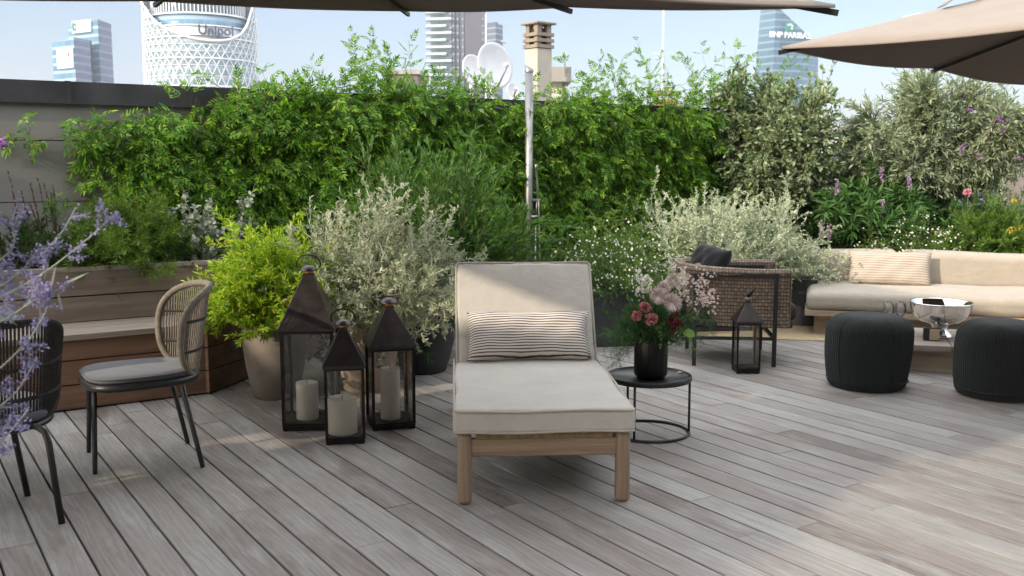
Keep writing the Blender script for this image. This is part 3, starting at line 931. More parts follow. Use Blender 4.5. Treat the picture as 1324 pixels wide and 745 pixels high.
# ------------------------------------------------------------------ sun lounger
ga = P(601, 651); gb = P(804, 647)
lx = nrm(gb - ga); lang = math.atan2(lx[1], lx[0])
lmid = (ga + gb) / 2
LW = float(np.linalg.norm(gb - ga))          # between leg centres
lo_ = thing('sun_lounger', 'beige linen sun lounger with raised back and teak frame in the middle of the deck', 'sun lounger', lmid, lang)
LY1, LY2 = 1.02, 1.66
for x in (-LW / 2, LW / 2):
    for y, t_ in ((0.0, 0.315), (LY1, 0.30), (LY2, 0.30)):
        MB().rbox((x, y, t_ / 2), (0.062, 0.062, t_), 0.022, 4, 2).build('leg', 'lounger_wood_z', lo_)
for x in (-LW / 2, LW / 2):
    MB().rbox((x, LY2 / 2, 0.26), (0.034, LY2 - 0.06, 0.075), 0.006, 2, 2).build('side_rail', 'lounger_wood_y', lo_)
MB().rbox((0, 0.0, 0.248), (LW - 0.058, 0.034, 0.078), 0.006, 2, 2).build('front_rail', 'lounger_wood_x', lo_)
MB().rbox((0, LY2, 0.25), (LW - 0.058, 0.034, 0.075), 0.006, 2, 2).build('rear_rail', 'lounger_wood_x', lo_)
mb = MB()
for i in range(92):
    x = -LW / 2 + 0.05 + (LW - 0.1) * i / 91
    mb.tube([(x, -0.019, 0.289), (x, -0.019, 0.304), (x, 0.0, 0.3125), (x, 0.03, 0.3125), (x, LY1 - 0.02, 0.3125)], 0.0036, 4, cap=False)
mb.build('cane_webbing', 'cane', lo_)
CW = LW + 0.085
def cush_def(u, v):
    o = v.copy()
    ed_ = np.clip(np.maximum(np.abs(u[:, 0]), np.abs(u[:, 1])) - 0.75, 0, 1) * 4
    o[:, 2] += 0.0028 * np.sin(v[:, 0] * 61 + 3 * np.sin(v[:, 1] * 17)) * np.sin(v[:, 1] * 53 + 2 * np.sin(v[:, 0] * 13)) * ed_
    o[:, 2] -= 0.010 * np.exp(-((v[:, 0] - 0.05) ** 2 + (v[:, 1] + 0.1) ** 2) / 0.05) * (v[:, 2] > 0)
    top = np.clip(v[:, 2] / 0.05, -1, 1)
    o[:, 2] += 0.010 * top * (1 - u[:, 0] ** 2) * (1 - u[:, 1] ** 2)
    o[:, 0] += 0.006 * np.sin(v[:, 1] * 9) * np.abs(u[:, 0]) ** 3 * np.sign(u[:, 0])
    o[:, 2] += 0.004 * np.sin(v[:, 0] * 7 + 1) * np.sin(v[:, 1] * 5) * np.abs(top)
    return o
sy0, sy1 = -0.045, 1.12
sc_ = MB().rbox((0, (sy0 + sy1) / 2, 0.366), (CW, sy1 - sy0, 0.105), 0.020, 3, 40, cush_def).build('seat_cushion', 'linen', lo_)
def ring_rect(x, y0, y1, z, rc=0.022, n=4, amp=0.003):
    pts = []
    for cx_, cy_, a0 in ((x - rc, y1 - rc, 0), (-x + rc, y1 - rc, 90), (-x + rc, y0 + rc, 180), (x - rc, y0 + rc, 270)):
        for i in range(n + 1):
            a = math.radians(a0 + 90 * i / n); pts.append((cx_ + rc * math.cos(a), cy_ + rc * math.sin(a), z))
    out = []
    for i in range(len(pts)):
        a, b = np.array(pts[i]), np.array(pts[(i + 1) % len(pts)])
        L = np.linalg.norm(b - a); m = max(1, int(L / 0.06))
        for k in range(m): out.append(a + (b - a) * k / m)
    out = np.array(out)
    out[:, 2] += amp * np.sin(out[:, 0] * 11 + out[:, 1] * 7)
    return out
for z in (0.411, 0.321):
    MB().tube(ring_rect(CW / 2 + 0.0005, sy0 - 0.0005, sy1, z), 0.0058, 6, closed=True).build('piping', 'linen_piping', sc_)
# the raised back: built flat, then tilted about its foot
BA = math.radians(57); BLn = 0.60
Rb = np.array([[1, 0, 0], [0, math.cos(BA), -math.sin(BA)], [0, math.sin(BA), math.cos(BA)]])
bo = np.array([0, 1.075, 0.345])
mb = MB(); mb.rbox((0, BLn / 2, 0.055), (CW - 0.03, BLn, 0.11), 0.022, 3, 36, lambda u, v: cush_def(u, v)); bkc = mb.xf(Rb, bo).build('back_cushion', 'linen', lo_)
for z in (0.104, 0.006):
    MB().tube(ring_rect(CW / 2 - 0.0145, 0.0, BLn + 0.0005, z), 0.0058, 6, closed=True).xf(Rb, bo).build('piping', 'linen_piping', bkc)
mb = MB()
for x in (-LW / 2 + 0.05, LW / 2 - 0.05): mb.rbox((x, BLn / 2, -0.022), (0.04, BLn, 0.03), 0.005, 2, 2)
for y in (0.06, 0.3, 0.54): mb.rbox((0, y, -0.022), (LW - 0.14, 0.04, 0.024), 0.005, 2, 2)
mb.xf(Rb, bo).build('back_frame', 'lounger_wood_x', lo_)
for x in (-LW / 2 + 0.09, LW / 2 - 0.09): MB().bar((x, 1.32, 0.66), (x, 1.60, 0.27), 0.03, 0.022).build('back_prop', 'lounger_wood_y', lo_)


def pillow(mb, L, H, T, n=26, m=14, pinch=0.10, R=None, t=None, seed=0):
    """a sewn pillow: width along x, height along z, thickness along y"""
    r = np.random.default_rng(seed)
    us = np.linspace(-1, 1, n); vs_ = np.linspace(-1, 1, m); V = []; idx = {}
    def outline(u, v):
        # corners stick out a little, sides pull in
        return L / 2 * u * (1 - pinch * 0.5 * (1 - v * v) * abs(u) ** 3), H / 2 * v * (1 - pinch * (1 - u * u) * abs(v) ** 3 * 0.6 - 0.02 * math.sin(u * 5 + seed))
    for sd in (-1, 1):
        for i, u in enumerate(us):
            for j, v in enumerate(vs_):
                edge = i in (0, n - 1) or j in (0, m - 1)
                if edge and sd == 1: idx[(sd, i, j)] = idx[(-1, i, j)]; continue
                x, z = outline(u, v)
                y = 0 if edge else sd * T / 2 * ((1 - u ** 4) * (1 - v ** 4)) ** 0.5 * (1 + 0.07 * math.sin(7 * u + 3 * v + seed) + 0.05 * math.sin(11 * u - 6 * v))
                idx[(sd, i, j)] = len(V); V.append((x, y, z))
    f = []
    for sd in (-1, 1):
        for i in range(n - 1):
            for j in range(m - 1):
                q = (idx[(sd, i, j)], idx[(sd, i + 1, j)], idx[(sd, i + 1, j + 1)], idx[(sd, i, j + 1)])
                f.append(q if sd == -1 else q[::-1])
    V = np.array(V)
    mb.add(V, f, True)
    if R is not None or t is not None: mb.xf(R, t)
    return mb


def loft(px, py, z, o=0): return P(px, py, z)
pl = pillow(MB(), 0.655, 0.275, 0.15, seed=2).build('lumbar_pillow', 'pillow_stripe')
pc = np.array(lmid) + np.array([math.cos(lang) * 0.0 - math.sin(lang) * 1.045, math.sin(lang) * 0.0 + math.cos(lang) * 1.045, 0.545]) + lx * 0.012
pl.location = pc; pl.rotation_euler = (math.radians(-30), 0, lang)
tag(pl, 'black and white finely striped lumbar pillow leaning on the lounger back', 'pillow')

# ------------------------------------------------------------------ round side table, vase, bouquet
g_r = P(890, 560); tcen = P(838, 559)
st = thing('side_table', 'round black metal side table with ring base beside the lounger', 'side table', tcen)
TR = 0.228; TZ = 0.305
MB().lathe([(0, TZ - 0.012), (TR - 0.004, TZ - 0.012), (TR, TZ - 0.010), (TR, TZ + 0.014), (TR - 0.003, TZ + 0.016), (TR - 0.006, TZ + 0.014), (TR - 0.008, TZ), (0, TZ)], 64).build('tray_top', 'black_metal', st)
a = np.linspace(0, 2 * math.pi, 72, endpoint=False)
MB().tube(np.c_[0.218 * np.cos(a), 0.218 * np.sin(a), np.full(72, 0.008)], 0.008, 8, closed=True).build('ring_base', 'black_metal', st)
for k in (-0.12, -2.05, 2.0):
    MB().tube([(0.217 * math.cos(k), 0.217 * math.sin(k), 0.01), (0.217 * math.cos(k), 0.217 * math.sin(k), TZ - 0.012)], 0.0068, 8).build('leg', 'black_metal', st)

vc = P(841, 489, TZ)
va = thing('vase', 'black faceted glass vase holding a mixed bouquet on the side table', 'vase', (vc[0], vc[1], TZ + 0.0015))
def facet(r, z, th, k): return r * (1 + 0.016 * np.abs(np.sin(th * 9)))
MB().lathe([(0, 0), (0.070, 0), (0.086, 0.022), (0.088, 0.03), (0.088, 0.212), (0.086, 0.218), (0.078, 0.216), (0.078, 0.05), (0, 0.045)], 108, mod=facet).build('body', 'vase_black', va)

bq = thing('flower_bouquet', 'bouquet of blush chrysanthemums, coral carnations and trailing fern in the black vase', 'bouquet', (vc[0], vc[1], TZ + 0.16))
r = np.random.default_rng(21)
def bq_at(px, py, dy=0.0):
    q = PY(px, py, vc[1] + dy); return np.array([q[0] - vc[0], dy, q[2] - TZ - 0.16])
# stems gather
mb = MB()
heads = [(858, 384), (872, 391), (830, 400), (840, 412), (880, 412), (865, 350), (885, 360), (850, 350), (905, 375), (835, 370), (915, 392), (825, 385)]
for h in heads:
    e = bq_at(*h, dy=r.uniform(-0.08, 0.05)); mid = e * 0.5 + np.array([0, 0, 0.03])
    mb.tube([(r.normal(0, 0.02), r.normal(0, 0.02), 0.0), mid, e - [0, 0, 0.01]], 0.0024, 4, cap=False)
mb.build('flower_stems', 'stem_green', bq)
# chrysanthemums with many narrow petals
for (px, py, dy, sz) in ((851, 383, -0.125, 0.047), (869, 391, -0.135, 0.052), (858, 372, -0.085, 0.036), (871, 363, -0.04, 0.040)):
    p = bq_at(px, py, dy); lv = Leaves()
    fz = nrm(np.array([[p[0] * 1.5, -0.9, 0.35]]))
    for tp in (star(26, 0.10, 0.15, 0.05, 1), star(22, 0.08, 0.15, 0.28, 2), star(12, 0.03, 0.18, 0.8, 1)):
        lv.add(tp, np.array([p]), perp(r, fz), fz, np.array([sz]))
    lv.build('chrysanthemum', 'petal_blush', bq)
# ruffled carnations
def ruffle(p, sz, mat, nm, n=46):
    lv = Leaves(); d = nrm(r.normal(0, 1, (n, 3)) + np.array([0, -0.55, 0.45]))
    pos = p + d * sz * 0.35; tp = oval(1.15, 0.22)
    lv.add(tp, pos, nrm(d + r.normal(0, 0.45, d.shape)), r.normal(0, 1, d.shape), sz * r.uniform(0.65, 1.0, n))
    lv.build(nm, mat, bq)
for (px, py, dy, sz) in ((834, 398, -0.13, 0.028), (842, 413, -0.145, 0.030), (823, 409, -0.12, 0.027)):
    ruffle(bq_at(px, py, dy), sz, 'petal_pink', 'carnation')
for (px, py, dy, sz) in ((868, 415, -0.12, 0.019), (876, 418, -0.11, 0.019), (870, 426, -0.125, 0.017), (874, 408, -0.1, 0.016)):
    ruffle(bq_at(px, py, dy), sz, 'petal_red', 'red_bloom', 34)
# pale snapdragon spikes
for pts in (((828, 385), (826, 350)), ((868, 372), (868, 337)), ((836, 378), (838, 358)), ((862, 372), (872, 345)), ((880, 372), (884, 350))):
    a_, b_ = bq_at(*pts[0], -0.05), bq_at(*pts[1], 0.0); lv = Leaves(); n = 62
    t = r.uniform(0, 1, (n, 1)); pos = a_ * (1 - t) + b_ * t + np.clip(r.normal(0, 1, (n, 3)), -1.1, 1.1) * 0.019 * (1.1 - t)
    lv.add(oval(0.8, 0.15), pos, nrm(r.normal(0, 1, (n, 3)) + [0, -0.3, 0.5]), r.normal(0, 1, (n, 3)), 0.022 * r.uniform(0.6, 1.1, n) )
    lv.build('flower_spike', 'petal_white', bq)
# wax flower sprays on the right
lv = Leaves(); tw = []
for i in range(40):
    e = bq_at(r.uniform(878, 924), r.uniform(352, 400), r.uniform(-0.1, 0.08)); s0 = e * 0.35
    pth = gpath(r, s0, e - s0, np.linalg.norm(e - s0), 4, 0, 0.15); tw.append(pth)
    pos = pth[-1] + r.normal(0, 0.014, (7, 3))
    Zn = nrm(np.array([0, -0.8, 0.5]) + r.normal(0, 0.5, (7, 3)))
    lv.add(star(5, 0.0, 0.7, 0.2), pos, perp(r, Zn), Zn, 0.0085 * r.uniform(0.7, 1.2, 7))
lv.build('wax_flowers', 'petal_wax', bq)['kind'] = 'stuff'
# greens: fern fronds, small leaves
lv = Leaves()
fronds = []
targets = [(770, 435), (785, 425), (778, 452), (795, 412), (800, 438), (790, 470), (797, 462), (905, 440), (915, 430), (925, 420), (900, 455), (820, 425), (850, 430), (880, 435), (860, 422), (918, 405),
           (893, 425), (810, 408), (785, 445), (930, 412), (800, 475), (840, 428), (870, 440), (835, 440), (850, 442), (885, 445)]
for (px, py) in targets:
    for rep in range(2):
        e = bq_at(px + r.normal(0, 5), py + r.normal(0, 5), r.uniform(-0.14, 0.06)); L = np.linalg.norm(e)
        d0 = nrm(e + np.array([0, 0, 0.22])); m = 7
        ctrl = np.array([0, 0, 0.03]) + d0 * L * 0.6
        t = np.linspace(0, 1, 9)[:, None]; pth = (1 - t) ** 2 * np.array([0, 0, 0.02]) + 2 * t * (1 - t) * ctrl + t * t * e
        fronds.append(pth)
        for side in range(20):
            q, tan = on_path(pth, np.array([r.uniform(0.35, 1.0)]))
            sd = perp(r, tan); X = nrm(tan * 0.6 + sd * 0.8)
            nn = 9; tt = np.linspace(0.1, 1, nn)[:, None]; pos = q + X * tt * 0.055
            XX = nrm(X * 0.7 + perp(r, np.repeat(X, nn, 0)) * 0.8)
            lv.add(lance(0.12, 0.02, 0.0), pos, XX, r.normal(0, 1, (nn, 3)), 0.014 * np.ones(nn))
lv.build('fern_fronds', 'leaf_fern', bq)
stems(fronds, 0.0012, 'frond_stalks', 'stem_green', bq)
lv = Leaves(); n = 900
pos = r.normal(0, 1, (n, 3)) * np.array([0.085, 0.07, 0.075]) + np.array([0, 0, 0.13])
pos[:, 2] = np.maximum(pos[:, 2], 0.045)
lv.add(lance(0.35), pos, nrm(pos - np.array([0, 0, -0.05]) + r.normal(0, 0.08, (n, 3))), r.normal(0, 1, (n, 3)) + [0, 0, 0.8], 0.045 * r.uniform(0.5, 1.2, n))
lv.build('leaves', 'leaf_fern', bq)
lv = Leaves()
pth = gpath(r, bq_at(880, 420, -0.1), nrm(np.array([0.25, -0.1, -0.6])), 0.16, 6, -0.3, 0.2)
pos, X, Z = leaf_path(r, pth, 26, 0.1, 0.9, 0.5); lv.add(oval(0.6), pos, X, Z, 0.018)
pth = gpath(r, bq_at(853, 420, -0.14), nrm(np.array([0.05, -0.15, -0.7])), 0.12, 6, -0.3, 0.2)
pos, X, Z = leaf_path(r, pth, 18, 0.1, 0.9, 0.5); lv.add(oval(0.6), pos, X, Z, 0.014)
lv.build('trailing_leaves', 'leaf_green', bq)
lv = Leaves(); lv.add(oval(0.75, 0.1), np.array([bq_at(883, 428, -0.12)]), np.array([[0.5, -0.3, -0.2]]), np.array([[0, -0.7, 0.7]]), np.array([0.07]))
lv.build('broad_leaf', 'leaf_green', bq)
lv = Leaves(); q = P(876, 482, TZ + 0.004)
lv.add(oval(0.6, 0.12), np.array([[0, 0, 0], [0.008, 0.006, 0.001]]), np.array([[1, 0.2, 0.1], [0.6, -0.7, 0.1]]), np.array([[0, 0, 1.0], [0.2, 0, 1]]), np.array([0.03, 0.022]))
fp = lv.build('fallen_petal', 'petal_blush', None); fp.location = q
tag(fp, 'fallen pink petal lying on the round black side table', 'petal')

# ------------------------------------------------------------------ lanterns and candles
def lantern(corner, right, w_, hb, hr, label, handle='up', leaf=False, over=0.008, capr=0.13):
    """corner: front left foot on the deck, right: front right foot"""
    c0 = np.array(corner); c1 = np.array(right); dx = nrm(c1 - c0); ang = math.atan2(dx[1], dx[0]); dy = np.array([-dx[1], dx[0], 0])
    c = c0 + dx * w_ / 2 + dy * w_ / 2; c[2] = 0
    o = thing('lantern', label, 'lantern', c, ang, 'glass lanterns on the deck')
    h = w_ / 2; pt = max(0.012, w_ * 0.062)
    mb = MB(); mb.box((0, 0, 0.018), (w_ - 0.004, w_ - 0.004, 0.020)); mb.box((0, 0, 0.033), (w_ - 0.03, w_ - 0.03, 0.008))
    for sx in (-1, 1):
        for sy in (-1, 1): mb.box((sx * (h - 0.02), sy * (h - 0.02), 0.004), (0.03, 0.03, 0.008))
    mb.build('base', 'bronze_metal', o)
    for sx in (-1, 1):
        for sy in (-1, 1):
            MB().box((sx * (h - pt / 2), sy * (h - pt / 2), 0.029 + hb / 2), (pt, pt, hb)).build('post', 'bronze_metal', o)
    mb = MB(); mc = MB()
    for s in (-1, 1):
        mb.box((0, s * (h - pt / 2), 0.029 + hb - pt / 2 - 0.001), (w_ - 2 * pt, pt * 0.9, pt)); mb.box((s * (h - pt / 2), 0, 0.029 + hb - pt / 2 - 0.001), (pt * 0.9, w_ - 2 * pt, pt))
        mc.box((0, s * (h - pt / 2), 0.029 + pt * 0.4), (w_ - 2 * pt, pt * 0.9, pt * 0.8)); mc.box((s * (h - pt / 2), 0, 0.029 + pt * 0.4), (pt * 0.9, w_ - 2 * pt, pt * 0.8))
    mb.build('top_frame', 'bronze_metal', o); mc.build('bottom_frame', 'bronze_metal', o)
    for k in range(4):
        sx, sy = ((0, -1), (1, 0), (0, 1), (-1, 0))[k]
        MB().box((sx * (h - pt * 0.6), sy * (h - pt * 0.6), 0.029 + hb / 2), (w_ - 2 * pt if sx == 0 else 0.002, w_ - 2 * pt if sy == 0 else 0.002, hb - 1.9 * pt)).build('glass_pane', 'lantern_glass', o)
    mb = MB()
    mb.box((h - pt - 0.004, h - pt - 0.004, 0.029 + hb / 2), (0.0075, 0.0075, hb - 2 * pt)); mb.box((h - pt - 0.004, 0, 0.034 + pt * 0.8 + 0.004), (0.006, w_ - 2 * pt - 0.03, 0.006))
    mb.box((0, h - pt - 0.004, 0.034 + pt * 0.8 + 0.004), (w_ - 2 * pt - 0.03, 0.006, 0.006))
    mb.build('brass_lining', 'brass', o)
    z0 = 0.029 + hb; a = h + over; b = w_ * 0.105
    v = []
    for z, s in ((z0 - 0.004, a), (z0 + 0.012, a), (z0 + hr, b), (z0 + hr + 0.012, b)):
        v += [(-s, -s, z), (s, -s, z), (s, s, z), (-s, s, z)]
    f = [(0, 3, 2, 1), (12, 13, 14, 15)]
    for i in range(3):
        for k in range(4): f.append((i * 4 + k, i * 4 + (k + 1) % 4, i * 4 + 4 + (k + 1) % 4, i * 4 + 4 + k))
    rf = MB().add(v, f).build('roof', 'bronze_roof', o)
    md = rf.modifiers.new('bevel', 'BEVEL'); md.width = 0.003; md.segments = 2
    zc = z0 + hr + 0.012; R_ = w_ * capr + 0.012
    MB().lathe([(0, zc - 0.002), (R_ * 0.55, zc), (R_ * 0.6, zc + R_ * 0.3), (0, zc + R_ * 0.32)], 20).build('collar', 'brass', rf)
    MB().lathe([(R_ * 0.5, zc + R_ * 0.28), (R_ * 1.03, zc + R_ * 0.33), (R_ * 1.0, zc + R_ * 0.42), (R_ * 0.75, zc + R_ * 0.68), (R_ * 0.35, zc + R_ * 0.88), (0, zc + R_ * 0.95)], 28).build('cap', 'bronze_roof', rf)
    if handle == 'up':
        aa = np.linspace(-0.45, math.pi + 0.45, 26); rr = R_ * 1.32
        MB().tube(np.c_[rr * np.cos(aa), np.zeros(26), zc + R_ * 0.95 + rr * 0.75 * np.sin(aa) + rr * 0.1], 0.0042, 8).build('handle', 'bronze_metal', rf)
    elif handle == 'side':
        aa = np.linspace(-0.3, math.pi + 0.3, 26); rr = R_ * 1.35
        MB().tube(np.c_[rr * np.cos(aa), rr * np.sin(aa) * 0.95, zc + R_ * 0.7 + 0.008 * np.sin(aa)], 0.0042, 8).build('handle', 'bronze_metal', rf)
    if leaf:
        lvv = [(0, 0, zc + R_ * 0.9), (R_ * 0.5, 0, zc + R_ * 1.5), (R_ * 1.2, 0, zc + R_ * 2.3), (R_ * 1.75, 0, zc + R_ * 3.0)]
        MB().tube(lvv, [R_ * 0.35, R_ * 0.42, R_ * 0.26, 0.002], 10).build('finial', 'bronze_metal', rf)
    return o, c, ang

def candle(pxl, pxr, ytop, c, label, zb=0.0385):
    c = np.array(c); 
    q = PY((pxl + pxr) / 2, ytop, c[1]); R_ = (pxr - pxl) / 2 / F * c[1] * 1.0; h = q[2] - zb
    o = thing('pillar_candle', label, 'candle', (q[0], c[1], zb), 0, 'candles inside the lanterns')
    MB().lathe([(0, 0), (R_ * 0.985, 0), (R_, 0.004), (R_, h - 0.006), (R_ * 0.97, h), (R_ * 0.85, h - 0.002), (R_ * 0.4, h - 0.008), (0, h - 0.009)], 32,
               mod=lambda rr, z, th, k: rr * (1 + 0.012 * np.sin(3 * th + 8 * z) + 0.006 * np.sin(7 * th))).build('wax', 'candle_wax', o)
    MB().tube([(0, 0, h - 0.012), (0.002, 0.001, h + 0.012)], 0.0018, 5).build('wick', 'wick', o)

la, ca_, _ = lantern(P(365, 558.5), P(433, 557.5), 0.285, 0.525, 0.285, 'tallest bronze lantern with raised ring handle, in front of the clay pot', 'up')
lb, cb_, _ = lantern(P(482, 558.5), P(540, 554), 0.238, 0.425, 0.205, 'medium bronze lantern with a tall slim candle, nearest the lounger', 'side', capr=0.17)
lc, cc_, _ = lantern(P(421, 576.5), P(474, 574), 0.205, 0.375, 0.185, 'smallest bronze lantern with a thick candle, front one of the three', 'up', capr=0.17)
ld_, cd_, _ = lantern(P(952, 484), P(983, 484), 0.165, 0.325, 0.135, 'empty bronze lantern standing alone in front of the wicker armchair', None, True)
candle(382, 411, 494, ca_, 'ivory pillar candle inside the tallest lantern')
candle(491, 517, 476, cb_, 'tall slim ivory candle inside the lantern nearest the lounger')
candle(423, 461.5, 514, cc_, 'thick ivory candle inside the smallest front lantern')

# ------------------------------------------------------------------ wicker armchair
wa, wb = P(897, 472.5), P(1000, 474.5)
wx = nrm(wb - wa); wang = math.atan2(wx[1], wx[0]); wl = float(np.linalg.norm(wb - wa)); wy = np.array([-wx[1], wx[0], 0])
wc = (wa + wb) / 2
ac = thing('wicker_armchair', 'brown wicker tub armchair on a black metal frame facing the beige sofa', 'armchair', wc, wang)
WW = 0.74                                   # width across (local y from 0 to WW)
for x in (-wl / 2, wl / 2):
    for y in (0.0, 0.66):
        MB().box((x, y, 0.335), (0.028, 0.028, 0.67) if y == 0 else (0.028, 0.028, 0.665)).build('leg', 'black_metal', ac)
mb = MB()
for y in (0.0, 0.66): MB().box((0, y, 0.655), (wl - 0.03, 0.024, 0.024)).build('arm_rail', 'black_metal', ac); MB().box((0, y, 0.203), (wl - 0.03, 0.022, 0.022)).build('stretcher', 'black_metal', ac)
for x in (-wl / 2, wl / 2): MB().box((x, 0.33, 0.205), (0.022, 0.63, 0.022)).build('stretcher', 'black_metal', ac)
# the tub: U-shaped wall swept round the back (local -x), open to +x
def tub_path(n=70, infl=0.0):
    x0, x1 = wl / 2 + 0.10, -wl / 2 - 0.09; ya, yb = 0.02, WW - 0.02; rc = 0.30; pts = []
    pts += [(x, ya) for x in np.linspace(x0, x1 + rc, 16)]
    for a in np.linspace(-90, -180, 12)[1:]: pts.append((x1 + rc + rc * math.cos(math.radians(a)), ya + rc + rc * math.sin(math.radians(a))))
    for a in np.linspace(180, 90, 12): pts.append((x1 + rc + rc * math.cos(math.radians(a)), yb - rc + rc * math.sin(math.radians(a))))
    pts += [(x, yb) for x in np.linspace(x1 + rc, x0, 16)[1:]]
    return np.array(pts)
tp_ = tub_path(); cen = np.array([0.05, WW / 2])
def tub_sheet(offs, ztop, zbot, flip):
    n = len(tp_); rows = 12; V = []; UV = []
    seg = np.r_[0, np.cumsum(np.linalg.norm(np.diff(tp_, axis=0), axis=1))]
    tn = np.gradient(tp_, axis=0); tn = tn / np.linalg.norm(tn, axis=1, keepdims=True); nn = np.c_[tn[:, 1], -tn[:, 0]]
    back = np.clip((0.12 - tp_[:, 0]) / 0.5, 0, 1)
    for k in range(rows + 1):
        t = k / rows; z = ztop + (zbot - ztop) * t
        sh = tp_ + (cen - tp_) * (0.02 + 0.10 * t ** 1.5)[..., None] if False else tp_ + (cen - tp_) * (0.26 * t ** 1.6 * back)[:, None]
        q = sh + nn * (offs + 0.012 * math.sin(t * math.pi))
        zz = z - 0.012 * (1 - t) + 0.012 * back * (1 - t)
        V.append(np.c_[q, np.broadcast_to(zz, (n,))]); UV.append(np.c_[seg, np.full(n, (ztop - z))])
    f = [(k * n + i, k * n + i + 1, (k + 1) * n + i + 1, (k + 1) * n + i) for k in range(rows) for i in range(n - 1)]
    if flip: f = [q[::-1] for q in f]
    return np.concatenate(V), f, np.concatenate(UV)
mb = MB()
v, f, uv = tub_sheet(0.022, 0.68, 0.285, False); mb.add(v, f, True, uv)
v, f, uv = tub_sheet(-0.022, 0.68, 0.285, True); mb.add(v, f, True, uv)
# front ends of the arms
for yy in (0.02, WW - 0.02):
    x0 = wl / 2 + 0.10; hh = np.linspace(0.285, 0.68, 8)
    vv = []; uu = []
    for z in hh: vv += [(x0, yy - 0.034, z), (x0 + 0.012, yy, z), (x0, yy + 0.034, z)]; uu += [(0, z), (0.034, z), (0.068, z)]
    mb.add(vv, [(i * 3 + j, i * 3 + j + 1, i * 3 + j + 4, i * 3 + j + 3) for i in range(7) for j in range(2)], True, uu)
mb.build('woven_tub', 'wicker', ac)
back = np.clip((0.12 - tp_[:, 0]) / 0.5, 0, 1)
mb = MB(); n0 = mb.n
rimpts = np.c_[tp_, 0.672 + 0.012 * back]
mb.tube(rimpts, 0.032 + 0.014 * back, 12); 
seg = np.r_[0, np.cumsum(np.linalg.norm(np.diff(tp_, axis=0), axis=1))]
mb.uv[-1] = np.array([(seg[i], k * 0.018) for i in range(len(tp_)) for k in range(12)]); mb.hasuv = True
mb.build('woven_rim', 'wicker', ac)
mb = MB(); mb.rbox((0.06, WW / 2, 0.30), (0.72, WW - 0.10, 0.06), 0.02, 2, 4)
mb.build('seat_base', 'rope_dark', ac)
MB().rbox((0.10, WW / 2, 0.385), (0.70, WW - 0.12, 0.13), 0.05, 3, 6).build('seat_cushion', 'rope_dark', ac)
bp = pillow(MB(), 0.40, 0.38, 0.15, seed=5, pinch=0.05).build('cushion', 'black_fabric')
q = wc + wx * (-0.17) + wy * 0.40; bp.location = (q[0], q[1], 0.655); bp.rotation_euler = (math.radians(-24), math.radians(5), wang + math.radians(-62))
tag(bp, 'black square cushion leaning in the wicker armchair', 'cushion')

# ------------------------------------------------------------------ sofa, cushion, coffee table and what stands on it
so = P(1052, 432); U = nrm([0.957, -0.289, 0]); Vv = np.array([-U[1], U[0], 0]); sang = math.atan2(U[1], U[0])
sf = thing('outdoor_sofa', 'long low beige outdoor sofa on a pale wood plinth backed by planting', 'sofa', so, sang)
SL = 4.6
MB().box((SL / 2, 0.45, 0.085), (SL, 0.86, 0.17)).build('plinth', 'sofa_wood', sf)
MB().rbox((SL / 2 - 0.06, 0.40, 0.195), (SL + 0.04, 1.0, 0.05), 0.006, 2, 2).build('platform', 'sofa_wood', sf)
def seat_def(u, v):
    o = v.copy(); o[:, 2] += 0.02 * np.clip(v[:, 2] / 0.1, -1, 1) * (1 - u[:, 1] ** 2) + 0.005 * np.sin(v[:, 0] * 9) * np.abs(u[:, 2])
    return o
MB().rbox((SL / 2 - 0.06, 0.36, 0.298), (SL + 0.02, 0.95, 0.155), 0.060, 4, 16, seat_def).build('seat_cushion', 'sofa_linen', sf)
def back_def(u, v):
    o = v.copy(); o[:, 1] += 0.012 * np.sin(v[:, 0] * 5 + 1) * u[:, 2] + 0.006 * np.sin(v[:, 0] * 13) * (1 - u[:, 2] ** 2); o[:, 2] += 0.008 * np.sin(v[:, 0] * 4.3) * (u[:, 2] > 0)
    return o
for cx_, w_ in ((0.31, 0.80), (2.02, 2.58), (3.99, 1.30)): MB().rbox((cx_, 0.86, 0.50), (w_, 0.24, 0.33), 0.070, 4, 16, back_def).build('back_cushion', 'sofa_linen', sf)
q = so + U * 0.62 + Vv * 0.56
sp = pillow(MB(), 0.70, 0.33, 0.16, seed=9).build('scatter_pillow', 'pillow_stripe_pale'); sp.location = (q[0], q[1], 0.520); sp.rotation_euler = (math.radians(-20), 0, sang)
tag(sp, 'sandy ribbed pillow leaning against the sofa back', 'pillow')

TZ2 = 0.20
te = P(1182, 454, TZ2 - 0.045); ct0 = np.array([te[0], te[1], 0]) - U * 0.34
ct = thing('coffee_table', 'low weathered wood coffee table between the dark poufs and the sofa', 'coffee table', ct0, sang)
TL, TW = 1.75, 0.78
mb = MB()
for i in range(6):
    x = i * TL / 6
    mb.rbox((x + TL / 12, TW / 2, TZ2 - 0.0225), (TL / 6 - 0.007, TW, 0.045), 0.006, 2, 1)
mb.build('tabletop', 'teak_grey', ct)
MB().box((TL / 2, TW / 2, (TZ2 - 0.046) / 2), (TL - 0.24, TW - 0.16, TZ2 - 0.046)).build('plinth', 'sofa_wood', ct)

